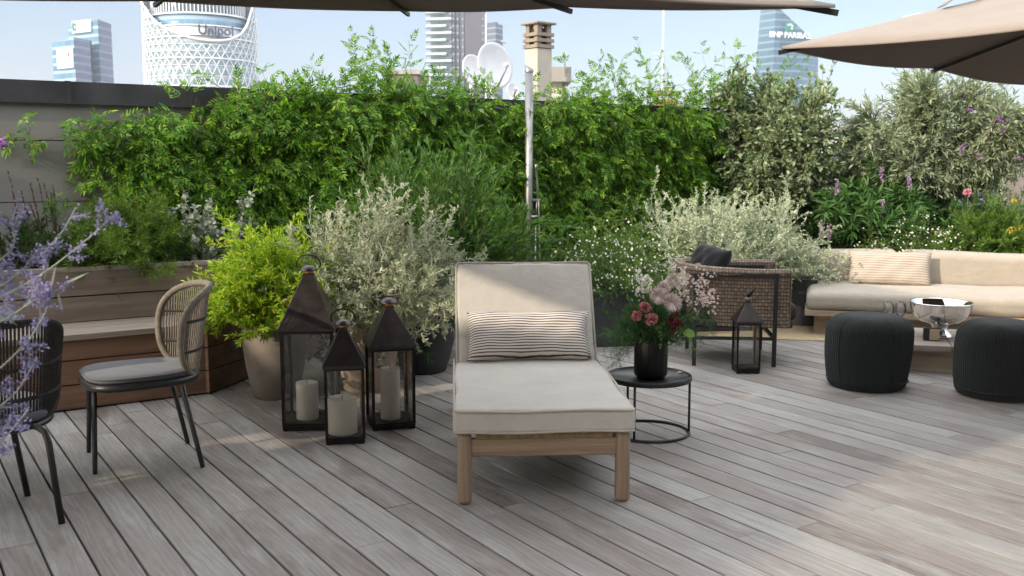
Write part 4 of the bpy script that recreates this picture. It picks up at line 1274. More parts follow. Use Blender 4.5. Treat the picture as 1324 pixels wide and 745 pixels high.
bc = P(1219, 437, TZ2); bowl = thing('wine_cooler_bowl', 'polished silver footed bowl on the coffee table', 'bowl', (bc[0], bc[1] + 0.06, TZ2 + 0.001))
prof = [(0, 0.0), (0.088, 0), (0.09, 0.006), (0.078, 0.018), (0.058, 0.045), (0.052, 0.065), (0.056, 0.082), (0.08, 0.098), (0.135, 0.112), (0.180, 0.145), (0.205, 0.195), (0.213, 0.243), (0.218, 0.25),
        (0.215, 0.254), (0.208, 0.249), (0.20, 0.196), (0.175, 0.150), (0.13, 0.120), (0.06, 0.110), (0, 0.108)]
MB().lathe(prof, 64).build('bowl_shell', 'chrome', bowl)
kx = P(1204, 441, TZ2)
bx = thing('matchbox', 'small black box with tan card front beside the silver bowl', 'box', (kx[0], kx[1], TZ2 + 0.001), sang)
MB().rbox((0, 0.03, 0.045), (0.105, 0.06, 0.088), 0.003, 2, 1).build('case', 'matte_black_box', bx)
MB().rbox((0.018, -0.006, 0.046), (0.062, 0.012, 0.078), 0.002, 2, 1).build('card', 'tan_card', bx)
for (px, lab) in ((1148, 'wine glass on the coffee table, farther from the silver bowl'), (1163, 'wine glass on the coffee table, nearer the silver bowl')):
    g0 = P(px, 431, TZ2); g = thing('wine_glass', lab, 'glass', (g0[0], g0[1], TZ2 + 0.001), 0, 'wine glasses on the coffee table')
    MB().lathe([(0, 0), (0.034, 0.001), (0.034, 0.003), (0.006, 0.008), (0.004, 0.03), (0.004, 0.105), (0.01, 0.115), (0.030, 0.135), (0.040, 0.165), (0.039, 0.20), (0.035, 0.235),
                (0.0338, 0.235), (0.0375, 0.20), (0.0385, 0.165), (0.029, 0.138), (0.008, 0.119), (0, 0.117)], 28).build('goblet', 'wine_glass_clear', g)

# ------------------------------------------------------------------ poufs
def pouf(cen, R_, h, label, rz):
    o = thing('pouf', label, 'pouf', cen, rz, 'dark knitted poufs')
    prof = []
    for t in np.linspace(0, 1, 34):
        if t < 0.18: a = t / 0.18; prof.append((R_ * (0.80 + 0.14 * math.sin(a * math.pi / 2)), 0.055 * a ** 1.6))
        elif t < 0.62: a = (t - 0.18) / 0.44; prof.append((R_ * (0.94 + 0.06 * math.sin(a * math.pi * 0.75)), 0.055 + (h * 0.80 - 0.055) * a))
        else: a = (t - 0.62) / 0.38; ang = a * math.pi / 2; prof.append((R_ * 0.982 * max(0.0, math.cos(ang)) ** 0.42 if a < 1 else 0.0, h * 0.80 + h * 0.20 * math.sin(ang) ** 1.35))
    def mod(r_, z, th, k):
        rib = 0.0016 * np.cos(th * 100) * min(1, r_ / (R_ * 0.4))
        lump = R_ * (0.018 * np.sin(2 * th + 6 * z) + 0.012 * np.sin(3 * th - 9 * z + 1))
        seam = -0.005 * np.exp(-((np.mod(th + 1.1, 2 * math.pi / 5) - math.pi / 5) / 0.012) ** 2)
        return np.maximum(0, r_ + (rib + lump + seam) * min(1, r_ / (R_ * 0.5)))
    MB().lathe([(0, 0.0)] + prof, 100 * 6, mod=mod).build('knitted_cover', 'knit', o)
    a = np.linspace(0, 2 * math.pi, 90, endpoint=False)
    MB().tube(np.c_[R_ * 0.932 * np.cos(a), R_ * 0.932 * np.sin(a), 0.052 + 0.004 * np.sin(3 * a)], 0.006, 6, closed=True).build('base_seam', 'knit', o)
pb = P(1125, 509); pouf(pb + np.array([0.06, 0.235, 0]), 0.272, 0.475, 'charcoal knitted pouf fully in view in front of the coffee table', 0.4)
pb = P(1292, 522); pouf(pb + np.array([0.11, 0.235, 0]), 0.272, 0.475, 'charcoal knitted pouf cut off by the photo edge beside the silver bowl', 2.1)

rg = MB().box((0, 0, 0.004), (1.5, 1.0, 0.008)).build('rug', 'jute_rug'); q = P(1040, 442); rg.location = (q[0] - 0.35, q[1] + 0.62, 0); rg.rotation_euler = (0, 0, sang + 0.12)
tag(rg, 'flat jute mat under the bushes between armchair and sofa', 'rug')

# ------------------------------------------------------------------ outdoor shower
d = ray(684, 211); d = np.array([d[0], d[1], 0]); q = d * ((WOFF - 0.28) / np.dot(d, BD))
sh = thing('outdoor_shower', 'tall brushed steel shower column with slanted top standing before the leafy wall', 'shower', q)
qt = PY(683, 84, q[1])[2]
mb = MB(); mb.cyl((0, 0), 0.035, 0.0, qt - 0.06, 24)
n = 24; th = np.arange(n) * 2 * math.pi / n
v = [(0.037 * math.cos(t), 0.037 * math.sin(t), qt - 0.06) for t in th] + [(0.037 * math.cos(t), 0.037 * math.sin(t), qt - 0.02 - 0.02 * math.cos(t)) for t in th]
mb.add(v, [(i, (i + 1) % n, n + (i + 1) % n, n + i) for i in range(n)] + [tuple(range(n, 2 * n))], True)
mb.build('column', 'steel', sh)
MB().lathe([(0, 0), (0.09, 0), (0.09, 0.008), (0.04, 0.012), (0, 0.012)], 28).build('foot_plate', 'steel', sh)
zv = PY(686, 280, q[1])[2]; zb = PY(686, 258, q[1])[2]
MB().tube([(0.02, -0.02, zv), (0.075, -0.03, zv)], 0.014, 12).build('mixer_tap', 'steel', sh)
MB().box((0.065, -0.02, zb), (0.07, 0.025, 0.016)).build('hose_bracket', 'steel', sh)
MB().tube([(0.075, -0.02, zb), (0.072, -0.02, zb + 0.14), (0.060, -0.03, zb + 0.27), (0.063, -0.045, zb + 0.30)], [0.009, 0.009, 0.012, 0.016], 10).build('hand_shower', 'steel', sh)
hz = np.linspace(zb, 0.25, 14)
MB().tube(np.r_[np.c_[0.085 + 0.012 * np.sin(hz * 3), -0.03 + 0 * hz, hz], [[0.07, -0.03, 0.18], [0.055, -0.03, 0.25]], [[0.058, -0.03, zv - 0.02]]], 0.0065, 8).build('hose', 'steel', sh)
MB().tube([(0.062, -0.022, zv), (0.068, -0.022, zb)], 0.0055, 8).build('riser_pipe', 'steel', sh)

# ------------------------------------------------------------------ pots
def round_pot(c, R_, h, mat, label, group=None, bulge=1.0):
    o = thing('planter_pot', label, 'pot', c, 0, group)
    MB().lathe([(0, 0), (R_ * 0.62, 0), (R_ * 0.68, 0.01), (R_ * 0.86 * bulge, h * 0.35), (R_ * 0.98 * bulge, h * 0.7), (R_, h * 0.97), (R_ * 0.985, h), (R_ * 0.9, h), (R_ * 0.88, h - 0.07), (0, h - 0.07)], 48).build('body', mat, o)
    MB().lathe([(0, h - 0.062), (R_ * 0.878, h - 0.066)], 32).build('soil', 'soil', o)
    return o
pA = P(348, 521) + np.array([0, 0.19, 0]); round_pot(pA, 0.205, 0.50, 'clay_pot', 'tall taupe clay pot under the lime green shrub beside the bench')
pB = P(468, 512) + np.array([0, 0.20, 0]); round_pot(pB, 0.22, 0.47, 'clay_pot_pale', 'pale terracotta pot half hidden behind the three lanterns')
pC = P(545, 487) + np.array([0.0, 0.2, 0]); round_pot(pC, 0.23, 0.42, 'dark_pot', 'charcoal pot under the rosemary bush, left of the lounger back')
def box_pot(c, w_, d_, h, rz, label, mat='dark_pot'):
    o = thing('planter_box', label, 'planter', c, rz)
    mb = MB(); t = 0.02
    mb.box((0, -d_ / 2 + t / 2, h / 2), (w_, t, h)); mb.box((0, d_ / 2 - t / 2, h / 2), (w_, t, h)); mb.box((-w_ / 2 + t / 2, 0, h / 2), (t, d_ - 2 * t, h)); mb.box((w_ / 2 - t / 2, 0, h / 2), (t, d_ - 2 * t, h)); mb.box((0, 0, 0.03), (w_ - 2 * t, d_ - 2 * t, 0.04))
    mb.build('body', mat, o)
    MB().box((0, 0, h - 0.10), (w_ - 2 * t - 0.002, d_ - 2 * t - 0.002, 0.08)).build('soil', 'soil', o)
    return o
pD = P(803, 449) + np.array([0, 0.26, 0]); box_pot(pD, 0.62, 0.46, 0.43, 0.18, 'charcoal box planter under the white daisy bush')
pE = P(925, 432) + np.array([0.02, 0.34, 0]); box_pot(pE, 0.60, 0.5, 0.42, 0.1, 'charcoal box planter under the silver bush behind the wicker armchair')
pF = P(1030, 425) + np.array([-0.05, 0.38, 0]); box_pot(pF, 0.60, 0.5, 0.42, -0.2, 'charcoal box planter under the silver bush beside the sofa')
# planter behind the sofa and low parapet behind it
rp0 = so + Vv * 1.05 + U * 0.0
rp = thing('raised_planter', 'long raised planter behind the sofa filled with flowering plants', 'planter', rp0, sang)
RL, RD, RH = 6.0, 1.5, 0.60
mb = MB()
for i in range(4): mb.box((RL / 2 - 0.3, 0.0, 0.075 + i * 0.148), (RL, 0.03, 0.143))
mb.build('front_cladding', 'ipe_grey_x', rp)
mb = MB()
for i in range(4): mb.box((-0.3 - 0.015, RD / 2, 0.075 + i * 0.148), (0.03, RD, 0.143))
mb.build('end_cladding', 'ipe_grey_x', rp)
MB().box((RL / 2 - 0.3, RD / 2 + 0.01, RH / 2 - 0.02), (RL - 0.02, RD - 0.03, RH - 0.04)).build('soil', 'soil', rp)
pp = thing('parapet', 'low stone parapet at the terrace edge behind the olive tree', 'wall', rp0 + Vv * (RD + 0.12), sang)
MB().box((RL / 2 - 1.0, 0.1, 0.45), (RL + 3.0, 0.2, 0.9)).build('stone_wall', 'wall_stone', pp)
MB().box((RL / 2 - 1.0, 0.1, 0.93), (RL + 3.05, 0.3, 0.05)).build('coping', 'coping_metal', pp)

# ------------------------------------------------------------------ umbrellas
def umbrella(corners, rise, mast, label, sag=0.05, flap=False):
    """four canopy corners (world), apex above their middle, side mast with an arm"""
    Cn = [np.array(c, float) for c in corners]; ctr = sum(Cn) / 4
    nml = nrm(np.cross(Cn[1] - Cn[0], Cn[3] - Cn[0])); nml = nml if nml[2] > 0 else -nml
    apex = ctr + nml * rise
    o = thing('cantilever_umbrella', label, 'umbrella', (mast[0], mast[1], 0), 0, 'taupe cantilever umbrellas over the terrace')
    T = np.array([mast[0], mast[1], 0])
    rim = []
    for i in range(4): rim += [Cn[i], (Cn[i] + Cn[(i + 1) % 4]) / 2 + nml * 0.012]
    mb = MB(); n = 12
    for i in range(8):
        a, b = rim[i], rim[(i + 1) % 8]; vs_ = []; f = []
        rows = []
        for k in range(n + 1):
            t = k / n; row = []
            for j in range(k + 1 if k else 1):
                s = j / k if k else 0
                p = apex + ((a - apex) * (1 - s) + (b - apex) * s) * t
                p = p - nml * sag * math.sin(s * math.pi) * t * t * 0.6
                row.append(len(vs_)); vs_.append(p)
            rows.append(row)
        for k in range(n):
            u, l = rows[k], rows[k + 1]
            for j in range(len(l) - 1):
                f.append((u[min(j, len(u) - 1)], l[j], l[j + 1]))
                if j < len(u) - 1: f.append((u[j], l[j + 1], u[j + 1]))
        mb.add(np.array(vs_) - T, f, True)
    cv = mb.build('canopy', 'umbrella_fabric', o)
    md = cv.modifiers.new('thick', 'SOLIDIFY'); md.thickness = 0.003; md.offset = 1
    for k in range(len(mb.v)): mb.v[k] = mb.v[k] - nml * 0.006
    mb.build('underside_shade', 'umbrella_underside_shade', cv)  # dark sheet added under the canopy so it looks shaded from below
    mb = MB()
    for i in range(8):
        a, b = rim[i] - T, rim[(i + 1) % 8] - T; m = 12
        top = [a * (1 - s) + b * s - nml * sag * math.sin(s * math.pi) * 0.6 for s in np.linspace(0, 1, m)]
        bot = [p - np.array([0, 0, 0.012]) for p in top]
        mb.add(top + bot, [(k, k + 1, m + k + 1, m + k) for k in range(m - 1)], True)
    vl = mb.build('hem', 'umbrella_fabric', cv); md = vl.modifiers.new('thick', 'SOLIDIFY'); md.thickness = 0.004
    for i in range(8):
        a = apex - nml * 0.05; b = rim[i] - nml * 0.028
        MB().bar(a - T, b + nrm(b - a) * 0.012 - T, 0.018, 0.022, nml).build('rib', 'black_metal', o)
    MB().tube([apex - nml * 0.10 - T, apex - nml * 0.0 - T], 0.05, 14).build('hub', 'black_metal', o)
    MB().lathe([(0.16, -0.02), (0.10, 0.025), (0.02, 0.04), (0, 0.04)], 20, c=apex + nml * 0.02 - T).build('top_vent', 'umbrella_fabric', o)
    top = np.array([0, 0, 2.95]); hubp = apex + nml * 0.06 - T
    MB().tube([(0, 0, 0.06), tuple(top)], 0.042, 14).build('mast', 'black_metal', o)
    mid = (top + hubp) / 2 + np.array([0, 0, 0.22])
    MB().tube([tuple(top), tuple(mid), tuple(hubp)], 0.030, 12).build('arm', 'black_metal', o)
    MB().rbox((0, 0, 0.035), (0.85, 0.85, 0.07), 0.02, 2, 2).build('base_plate', 'black_metal', o)
    return o, apex, nml, ctr, T


uF = np.array([-0.61, 6.0, 2.345]); uR = np.array([1.154, 3.65, 2.012]); uL = np.array([-2.96, 4.24, 2.16]); uN = uR + uL - uF
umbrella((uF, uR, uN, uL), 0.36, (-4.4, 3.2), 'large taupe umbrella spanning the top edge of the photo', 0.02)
h2 = 2.06
t0 = PY(1010, 60.5, 5.2); m2 = np.array([0.73, 0.68, 0]); n2 = np.array([0.68, -0.73, 0]); s2 = 3.5
T2 = t0; c2_ = [T2, T2 + m2 * s2, T2 + m2 * s2 + n2 * s2, T2 + n2 * s2]
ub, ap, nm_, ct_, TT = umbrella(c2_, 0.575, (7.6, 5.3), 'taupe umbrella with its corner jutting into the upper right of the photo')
# strap flap and tag on the ridge
rd = nrm(ap - T2); fp_ = T2 + (ap - T2) * 0.36
sidev = nrm(np.cross(rd, nm_))
mb = MB(); v = []
for i, s in enumerate(np.linspace(0, 1, 9)):
    p = fp_ + rd * (s - 0.5) * 0.20 + nm_ * (0.012 + 0.032 * math.sin(s * math.pi))
    v += [p - sidev * 0.045 - TT, p + sidev * 0.045 - TT]
mb.add(v, [(2 * i, 2 * i + 1, 2 * i + 3, 2 * i + 2) for i in range(8)], True)
fo = mb.build('strap_flap', 'umbrella_fabric', ub); fo.modifiers.new('thick', 'SOLIDIFY').thickness = 0.006
MB().bar(T2 + (ap - T2) * 0.25 + nm_ * 0.006 - sidev * 0.035 - TT, T2 + (ap - T2) * 0.285 + nm_ * 0.006 - sidev * 0.035 - TT, 0.022, 0.004, nm_).build('care_tag', 'sign_white', ub)
# two unseen umbrellas added and shaped to shade the near deck and left wall
def uq(a, b): return np.array([-3.65 + 0.76 * a - 0.65 * b, 2.30 - 0.65 * a - 0.76 * b, 2.35])
umbrella([uq(-0.45, -0.15), uq(-1.0, 3.9), uq(1.75, 3.9), uq(1.75, -0.85)], 0.45, (-4.9, -2.6), 'added taupe umbrella out of view, shaped to shade the near deck')
umbrella([uq(-4.2, -1.2), uq(-4.2, 3.9), uq(-0.6, 3.9), uq(-2.1, -1.2)], 0.45, (-9.3, 2.4), 'added taupe umbrella out of view, shaped to shade the bench and left wall')
ph = thing('unseen_light_blocker', 'added building front out of view, blocking light from behind the camera', 'building', BD * -3.6, WANG)  # unseen front added to cut the light from behind the camera
MB().box((0, -0.4, 3.0), (18, 0.8, 6.0)).build('wall', 'wall_stone', ph)
mb = MB(); mb.box((0, 0.02, 5.95), (18.2, 0.9, 0.14)); mb.build('eaves', 'coping_metal', ph)
for k in range(4): MB().box((-6 + 4 * k, 0.012, 1.15), (2.4, 0.02, 2.3)).build('glass_door', 'facade_deep', ph)

# ------------------------------------------------------------------ climbing plants on the wall
LVINE = pinnate(4, 0.29, 0.42, 0.30)
def climber(name, label, px_poly, seed, n, top_n, extra):
    r = np.random.default_rng(seed)
    o = thing(name, label, 'climbing plant', wallpt(0), WANG, None)
    lv = Leaves(); tw = []
    poly = []
    for (px, py) in px_poly:      # outline of the leafy mass as (distance along wall, height)
        d = ray(px, py); t = (WOFF - 0.12) / np.dot(d, BD); q = np.array([0, 0, CAM_H]) + d * t
        poly.append((float(np.dot(q, WD)), q[2]))
    poly = np.array(poly)
    def inside(x, z):
        c = False; j = len(poly) - 1
        for i in range(len(poly)):
            if (poly[i, 1] > z) != (poly[j, 1] > z) and x < (poly[j, 0] - poly[i, 0]) * (z - poly[i, 1]) / (poly[j, 1] - poly[i, 1]) + poly[i, 0]: c = not c
            j = i
        return c
    lo, hi = poly.min(0), poly.max(0)
    # soft density field so that holes and thick tufts form
    kx = r.uniform(0, 6.28, 8); kk = r.normal(0, 4.0, (8, 2))
    def dens(x, z): return 0.5 + 0.5 * np.mean([math.sin(kk[i, 0] * x + kk[i, 1] * z + kx[i]) for i in range(8)]) * 2.0
    cnt = 0
    while cnt < n:
        x = r.uniform(lo[0], hi[0]); z = r.uniform(lo[1], hi[1])
        if not inside(x, z): continue
        dn = dens(x, z)
        if r.uniform() > min(1.0, max(0.22, (dn - 0.24) * 2.0)): continue
        cnt += 1
        thick = 0.03 + 0.30 * min(1, max(0, dn)) * r.uniform(0.2, 1.0)
        if z > WTOP - 0.14: thick += 0.08
        b = np.array([x, -0.02 - thick * r.uniform(0.0, 0.6), z])
        d = nrm([r.normal(0, 0.7), -0.75 * r.uniform(0.2, 1.0), r.normal(-0.1, 0.55)])
        p = gpath(r, b, d, r.uniform(0.10, 0.28) + thick * 0.3, 5, -1.1, 0.5)
        p[:, 1] = np.minimum(p[:, 1], -0.015)
        tw.append(p)
        k = int(r.integers(4, 8))
        pos, X, Z = leaf_path(r, p, k, 0.1, 0.9, 0.5)
        X = nrm(X + np.array([0, -0.25, -0.30])); Z = Z + np.array([0, -0.7, 0.3])
        lv.add(LVINE, pos, X, Z, 0.108 * r.uniform(0.5, 1.3, k))
    # long loose shoots above the coping
    for i in range(top_n):
        px, py0, py1 = extra[i % len(extra)]
        px += r.normal(0, 14)
        d = ray(px, py0); t = (WOFF + 0.05) / np.dot(d, BD); q = np.array([0, 0, CAM_H]) + d * t
        zt = (CAM_H + ray(px, py1)[2] * t)
        x = float(np.dot(q, WD)); z0 = WTOP - 0.12; L = max(0.08, (zt - z0)) * r.uniform(0.35, 1.12)
        p = gpath(r, (x + r.normal(0, 0.05), -0.10 + r.uniform(-0.08, 0.15), z0), (r.normal(0, 0.30), r.normal(-0.1, 0.2), 1), L * 1.1, 8, -0.35, 0.32)
        tw.append(p); k = int(5 + L * 20)
        pos, X, Z = leaf_path(r, p, k, 0.15, 0.85, 0.8)
        lv.add(LVINE, pos, X, Z, 0.100 * r.uniform(0.4, 1.1, k))
    lv.build('foliage', 'leaf_vine', o)
    st_ = stems(tw, 0.0022, 'twigs', 'stem_brown', o)
    mb = MB()
    for i in range(7):
        x = lo[0] + (hi[0] - lo[0]) * (i + 0.5) / 7 + r.normal(0, 0.1)
        mb.tube(gpath(r, (x, -0.035, 0.0), (r.normal(0, 0.12), 0, 1), 1.7, 10, 0, 0.12) * np.array([1, 0, 1]) + np.array([0, -0.035, 0]), np.linspace(0.014, 0.006, 11), 6)
    mb.build('vine_trunks', 'stem_brown', o)
    # scattered white blossoms
    for i in r.integers(0, n, 14):
        f = Leaves(); q = tw[i][-1:]; Zf = nrm(np.array([[0, -1, 0.2]]) + r.normal(0, 0.3, q.shape))
        f.add(star(5, 0, 0.6, 0.15), q, perp(r, Zf), Zf, 0.022 * np.ones(1)); f.build('blossom', 'petal_white', o)
    return o
climber('climbing_jasmine', 'bright green jasmine covering the stone wall left of the steel shower column',
        [(20, 172), (70, 176), (92, 158), (150, 150), (195, 136), (250, 124), (330, 120), (450, 126), (560, 122), (684, 132), (700, 132), (700, 300), (688, 335), (655, 300), (640, 330), (600, 345), (520, 345), (380, 320), (290, 265), (262, 262), (240, 215), (215, 250), (190, 268), (165, 225),
         (140, 250), (105, 248), (120, 215), (110, 195), (60, 186), (22, 180)], 31, 3100, 85,
        [(400, 125, 100), (440, 125, 50), (500, 125, 70), (515, 125, 55), (470, 125, 85), (545, 125, 95), (350, 122, 92), (590, 125, 100), (650, 125, 95), (360, 120, 100), (560, 125, 90)])
climber('climbing_jasmine', 'bright green jasmine covering the stone wall right of the steel shower column',
        [(684, 132), (760, 130), (860, 138), (960, 142), (1012, 150), (1020, 250), (960, 262), (905, 262), (860, 275), (835, 300), (790, 320), (750, 325), (740, 290), (700, 270), (686, 215)], 32, 2000, 80,
        [(705, 125, 90), (755, 128, 72), (765, 128, 80), (820, 130, 65), (845, 130, 50), (895, 130, 60), (930, 130, 55), (955, 132, 58), (800, 130, 100), (870, 130, 95), (980, 135, 90), (735, 128, 110)])

# ------------------------------------------------------------------ shrubs in pots and planters
def pix_h(px, py, Y): return PY(px, py, Y)[2]
ZA = 0.43
shrub('lime_shrub', 'lime green fine leaved shrub bursting out of the tall taupe clay pot', 'shrub', (pA[0], pA[1], ZA), 0.50, 0.66, 260, lance(0.22, 0.05, 0.18), 0.044, 30, 'leaf_lime', 'stem_green', 41, 1.5, 4, 0.42, -0.05, 0.35, r0=0.08, ang=0.8, t0=0.2, stem_r=0.0022, per_main=34)
shrub('silver_bush', 'silvery grey germander bush with pale twigs between lanterns and lounger', 'shrub', (pB[0] + 0.08, pB[1], 0.36), 0.70, 1.02, 200, lance(0.36, 0.05, 0.05), 0.027, 32, 'leaf_silver', 'stem_pale', 42, 1.22, 6, 0.38, 0.10, 0.42, r0=0.09, ang=0.9, t0=0.3, stem_r=0.0028, subang=0.65, sizevar=(0.6, 1.4))
pcx = P(560, 478)
shrub('rosemary_bush', 'dark green needle leaved bush behind the silver bush, against the wall', 'shrub', (pC[0] + 0.06, pC[1] + 0.42, 0.40), 0.78, 1.26, 210, lance(0.19, 0.04, 0.02), 0.056, 34, 'leaf_rosemary', 'stem_brown', 43, 1.0, 5, 0.34, 0.15, 0.3, r0=0.16, ang=0.55, t0=0.25, stem_r=0.003, per_main=44)
shrub('low_bush', 'low dark leafy bush filling the charcoal pot left of the lounger back', 'shrub', (pC[0], pC[1], 0.36), 0.36, 0.45, 60, lance(0.3), 0.036, 18, 'leaf_dark', 'stem_brown', 44, 1.5, 4, 0.4, -0.2, 0.4, t0=0.2)
shrub('low_bush', 'dark leafy undergrowth behind the tallest lantern and the pale pot', 'shrub', (pB[0] - 0.05, pB[1] + 0.35, 0.05), 0.55, 0.62, 80, lance(0.3), 0.042, 18, 'leaf_dark', 'stem_brown', 45, 1.3, 4, 0.4, -0.1, 0.4, t0=0.15)
# left planter
q = bpt(263, 0.78, 0.72); o, mn, sb, r = shrub('silver_sage', 'pale felted sage plant with wiry white flower stalks at the end of the bench planter', 'plant', q, 0.36, 0.70, 44, oval(0.62, 0.08), 0.036, 22, 'leaf_sage', 'stem_sage', 46, 1.25, 2, 0.35, 0.0, 0.55, t0=0.25, stem_r=0.003, ang=1.1)
q = bpt(165, 0.72, 0.72); shrub('feathery_bush', 'feathery yellow green bush in the middle of the bench planter', 'shrub', q, 0.48, 0.58, 170, lance(0.13, 0.03, 0.05), 0.048, 28, 'leaf_fennel', 'stem_green', 47, 1.45, 4, 0.42, -0.2, 0.4, sq=(1.1, 0.8), t0=0.2, stem_r=0.002)
q = bpt(28, 0.75, 0.72); shrub('dark_rosemary', 'upright dark green rosemary at the left end of the bench planter', 'shrub', q, 0.36, 0.42, 60, lance(0.14, 0.03, 0.0), 0.038, 34, 'leaf_dark', 'stem_brown', 48, 1.0, 3, 0.35, 0.5, 0.2, t0=0.15, ang=0.5, sq=(1.4, 0.8))
q = bpt(95, 0.75, 0.72); shrub('dark_rosemary', 'dark low rosemary between the rusty seed stalks and the feathery bush', 'shrub', q, 0.34, 0.30, 50, lance(0.14, 0.03, 0.0), 0.036, 30, 'leaf_dark', 'stem_brown', 49, 1.1, 3, 0.35, 0.5, 0.25, t0=0.15, ang=0.5)
q = bpt(222, 0.70, 0.72); shrub('low_bush', 'dark green low bush between the feathery bush and the pale sage', 'shrub', q, 0.30, 0.30, 60, lance(0.25), 0.034, 22, 'leaf_dark', 'stem_brown', 50, 1.4, 3, 0.4, 0, 0.4, t0=0.15)
# rusty seed stalks
q = bpt(50, 0.82, 0.72); o = thing('seed_stalks', 'thin rusty seed stalks rising before the bare stone wall', 'plant', q)
r = np.random.default_rng(51); tw = []; lv = Leaves()
for px, py in ((24, 222), (34, 230), (44, 245), (50, 236), (56, 240), (62, 236), (40, 260), (70, 250)):
    e = PY(px, py, q[1]) - q; p = gpath(r, (e[0] + r.normal(0.06, 0.03), r.normal(0, 0.05), 0), nrm(e - np.array([e[0] + 0.07, 0, 0])), np.linalg.norm(e[1:]), 8, 0, 0.08); tw.append(p)
    pos, X, Z = leaf_path(r, p, 70, 0.5, 0.5, 0.2); lv = Leaves(); lv.add(oval(0.7), pos, X, Z, 0.012); lv.build('seed_head', 'petal_rust', o)
stems(tw, 0.0022, 'stalks', 'stem_brown', o)

# white daisy bush
o, mn, sb, r = shrub('daisy_bush', 'white flowering fleabane bush in the charcoal box planter right of the lounger', 'shrub', (pD[0] - 0.02, pD[1] + 0.02, 0.36), 0.55, 0.72, 120, lance(0.25), 0.024, 20, 'leaf_green', 'stem_green', 52, 1.55, 5, 0.42, -0.25, 0.45, t0=0.25, stem_r=0.0016, sq=(1.0, 0.8))
flowers_on(r, o, mn + sb, star(10, 0.0, 0.42, 0.05), 0.0105, 'petal_white', 'flowers', 520, 0.80, 0.03, (0, -0.9, 0.5))
# silver bushes on the right
shrub('silver_bush', 'silvery grey germander bush directly behind the wicker armchair', 'shrub', (pE[0] - 0.03, pE[1], 0.36), 0.66, 0.98, 200, lance(0.36, 0.05, 0.05), 0.027, 30, 'leaf_silver_cool', 'stem_pale', 53, 1.3, 6, 0.38, -0.05, 0.42, r0=0.12, ang=0.9, t0=0.3, stem_r=0.0028, subang=0.65, sizevar=(0.6, 1.4))
shrub('silver_bush', 'silvery grey germander bush hanging over the left end of the sofa', 'shrub', (pF[0] - 0.12, pF[1], 0.36), 0.56, 0.92, 180, lance(0.36, 0.05, 0.05), 0.027, 30, 'leaf_silver_cool', 'stem_pale', 54, 1.45, 6, 0.38, -0.15, 0.42, r0=0.12, ang=0.9, t0=0.3, stem_r=0.0028, subang=0.65, sizevar=(0.6, 1.4))
# undergrowth right of the shower
q = wallpt(wall_s(770), -0.45); shrub('leafy_shrub', 'mid green leafy shrub at the foot of the wall behind the daisy bush', 'shrub', (q[0], q[1], 0.05), 0.75, 1.15, 90, lance(0.32), 0.055, 20, 'leaf_green', 'stem_brown', 55, 0.9, 4, 0.35, 0.0, 0.4, t0=0.3)
q = wallpt(wall_s(905), -0.35); shrub('leafy_shrub', 'dark leafy shrub at the foot of the wall behind the silver bush', 'shrub', (q[0], q[1], 0.05), 0.7, 1.1, 80, lance(0.32), 0.055, 20, 'leaf_dark', 'stem_brown', 56, 0.8, 4, 0.35, 0.0, 0.4, t0=0.3)

# oval-leaved tree and olive
def rpt(px, dep, z=0.55):
    """a point in the planter behind the sofa"""
    d = ray(px, 300); n_ = Vv[:2]; base = np.dot(rp0[:2], n_) + dep
    t = base / np.dot(d[:2], n_); return np.array([d[0] * t, d[1] * t, z])
def tree(name, label, base, crown_c, Rc, n_limb, per_limb, tpl, size, leafmat, seed, per=22, trunk_r=0.06, lean=(0, 0), wob=0.35, ang=0.7, trunkmat='bark_olive', hole=0.0):
    r = np.random.default_rng(seed); o = thing(name, label, 'tree', base)
    Cc = np.array(crown_c, float) - np.array(base); Rc = np.array(Rc, float)
    mb = MB(); fork = np.array([Cc[0] * 0.35, Cc[1] * 0.35, Cc[2] * 0.45])
    t = np.linspace(0, 1, 7)[:, None]; tp = fork * t + np.array([1, 0, 0]) * 0.03 * np.sin(t * 7)
    mb.tube(tp, np.linspace(trunk_r, trunk_r * 0.7, 7), 10)
    limbs = []; twigs = []
    for i in range(n_limb):
        u = nrm(r.normal(0, 1, 3)); e = Cc + u * Rc * r.uniform(0.35, 0.72); L = np.linalg.norm(e - fork)
        p = gpath(r, fork, e - fork, L, 7, 0.1, wob); limbs.append(p)
        mb.tube(p, np.linspace(trunk_r * 0.45, 0.006, len(p)), 6)
        for k in range(per_limb):
            q_, tan = on_path(p, np.array([r.uniform(0.35, 1.0)])); out = nrm((q_[0] - Cc) / Rc)
            d = nrm(out * 0.9 + r.normal(0, 0.55, 3) + np.array([0, 0, 0.25])); s = gpath(r, q_[0], d, r.uniform(0.16, 0.46) * Rc.mean(), 5, -0.15, 0.4)
            el = ((s - Cc) / Rc); kk = np.linalg.norm(el, axis=1)
            if kk[-1] > 1.18: continue
            twigs.append(s)
    mb.build('trunk', trunkmat, o)
    stems(twigs, 0.0035, 'twigs', trunkmat, o)
    lv = Leaves()
    for s in twigs:
        k = int(per * r.uniform(0.6, 1.3)); pos, X, Z = leaf_path(r, s, k, 0.1, ang, 0.5, 1.0); lv.add(tpl, pos, X, Z, size * r.uniform(0.6, 1.2, k))
    lv.build('crown', leafmat, o)
    return o
b = rpt(1003, 0.30, 0.0); b = b - np.array([0.2, -0.2, 0]); c = PY(1005, 165, b[1])
tree('silverberry_tree', 'pale oval leaved silverberry tree at the end of the long wall', b, c, (0.86, 0.6, 0.86), 32, 85, oval(0.46, 0.06), 0.050, 'leaf_oval', 61, 19, 0.045, trunkmat='stem_brown')
b = rpt(1222, 0.95, 0.52); c = PY(1215, 160, b[1])
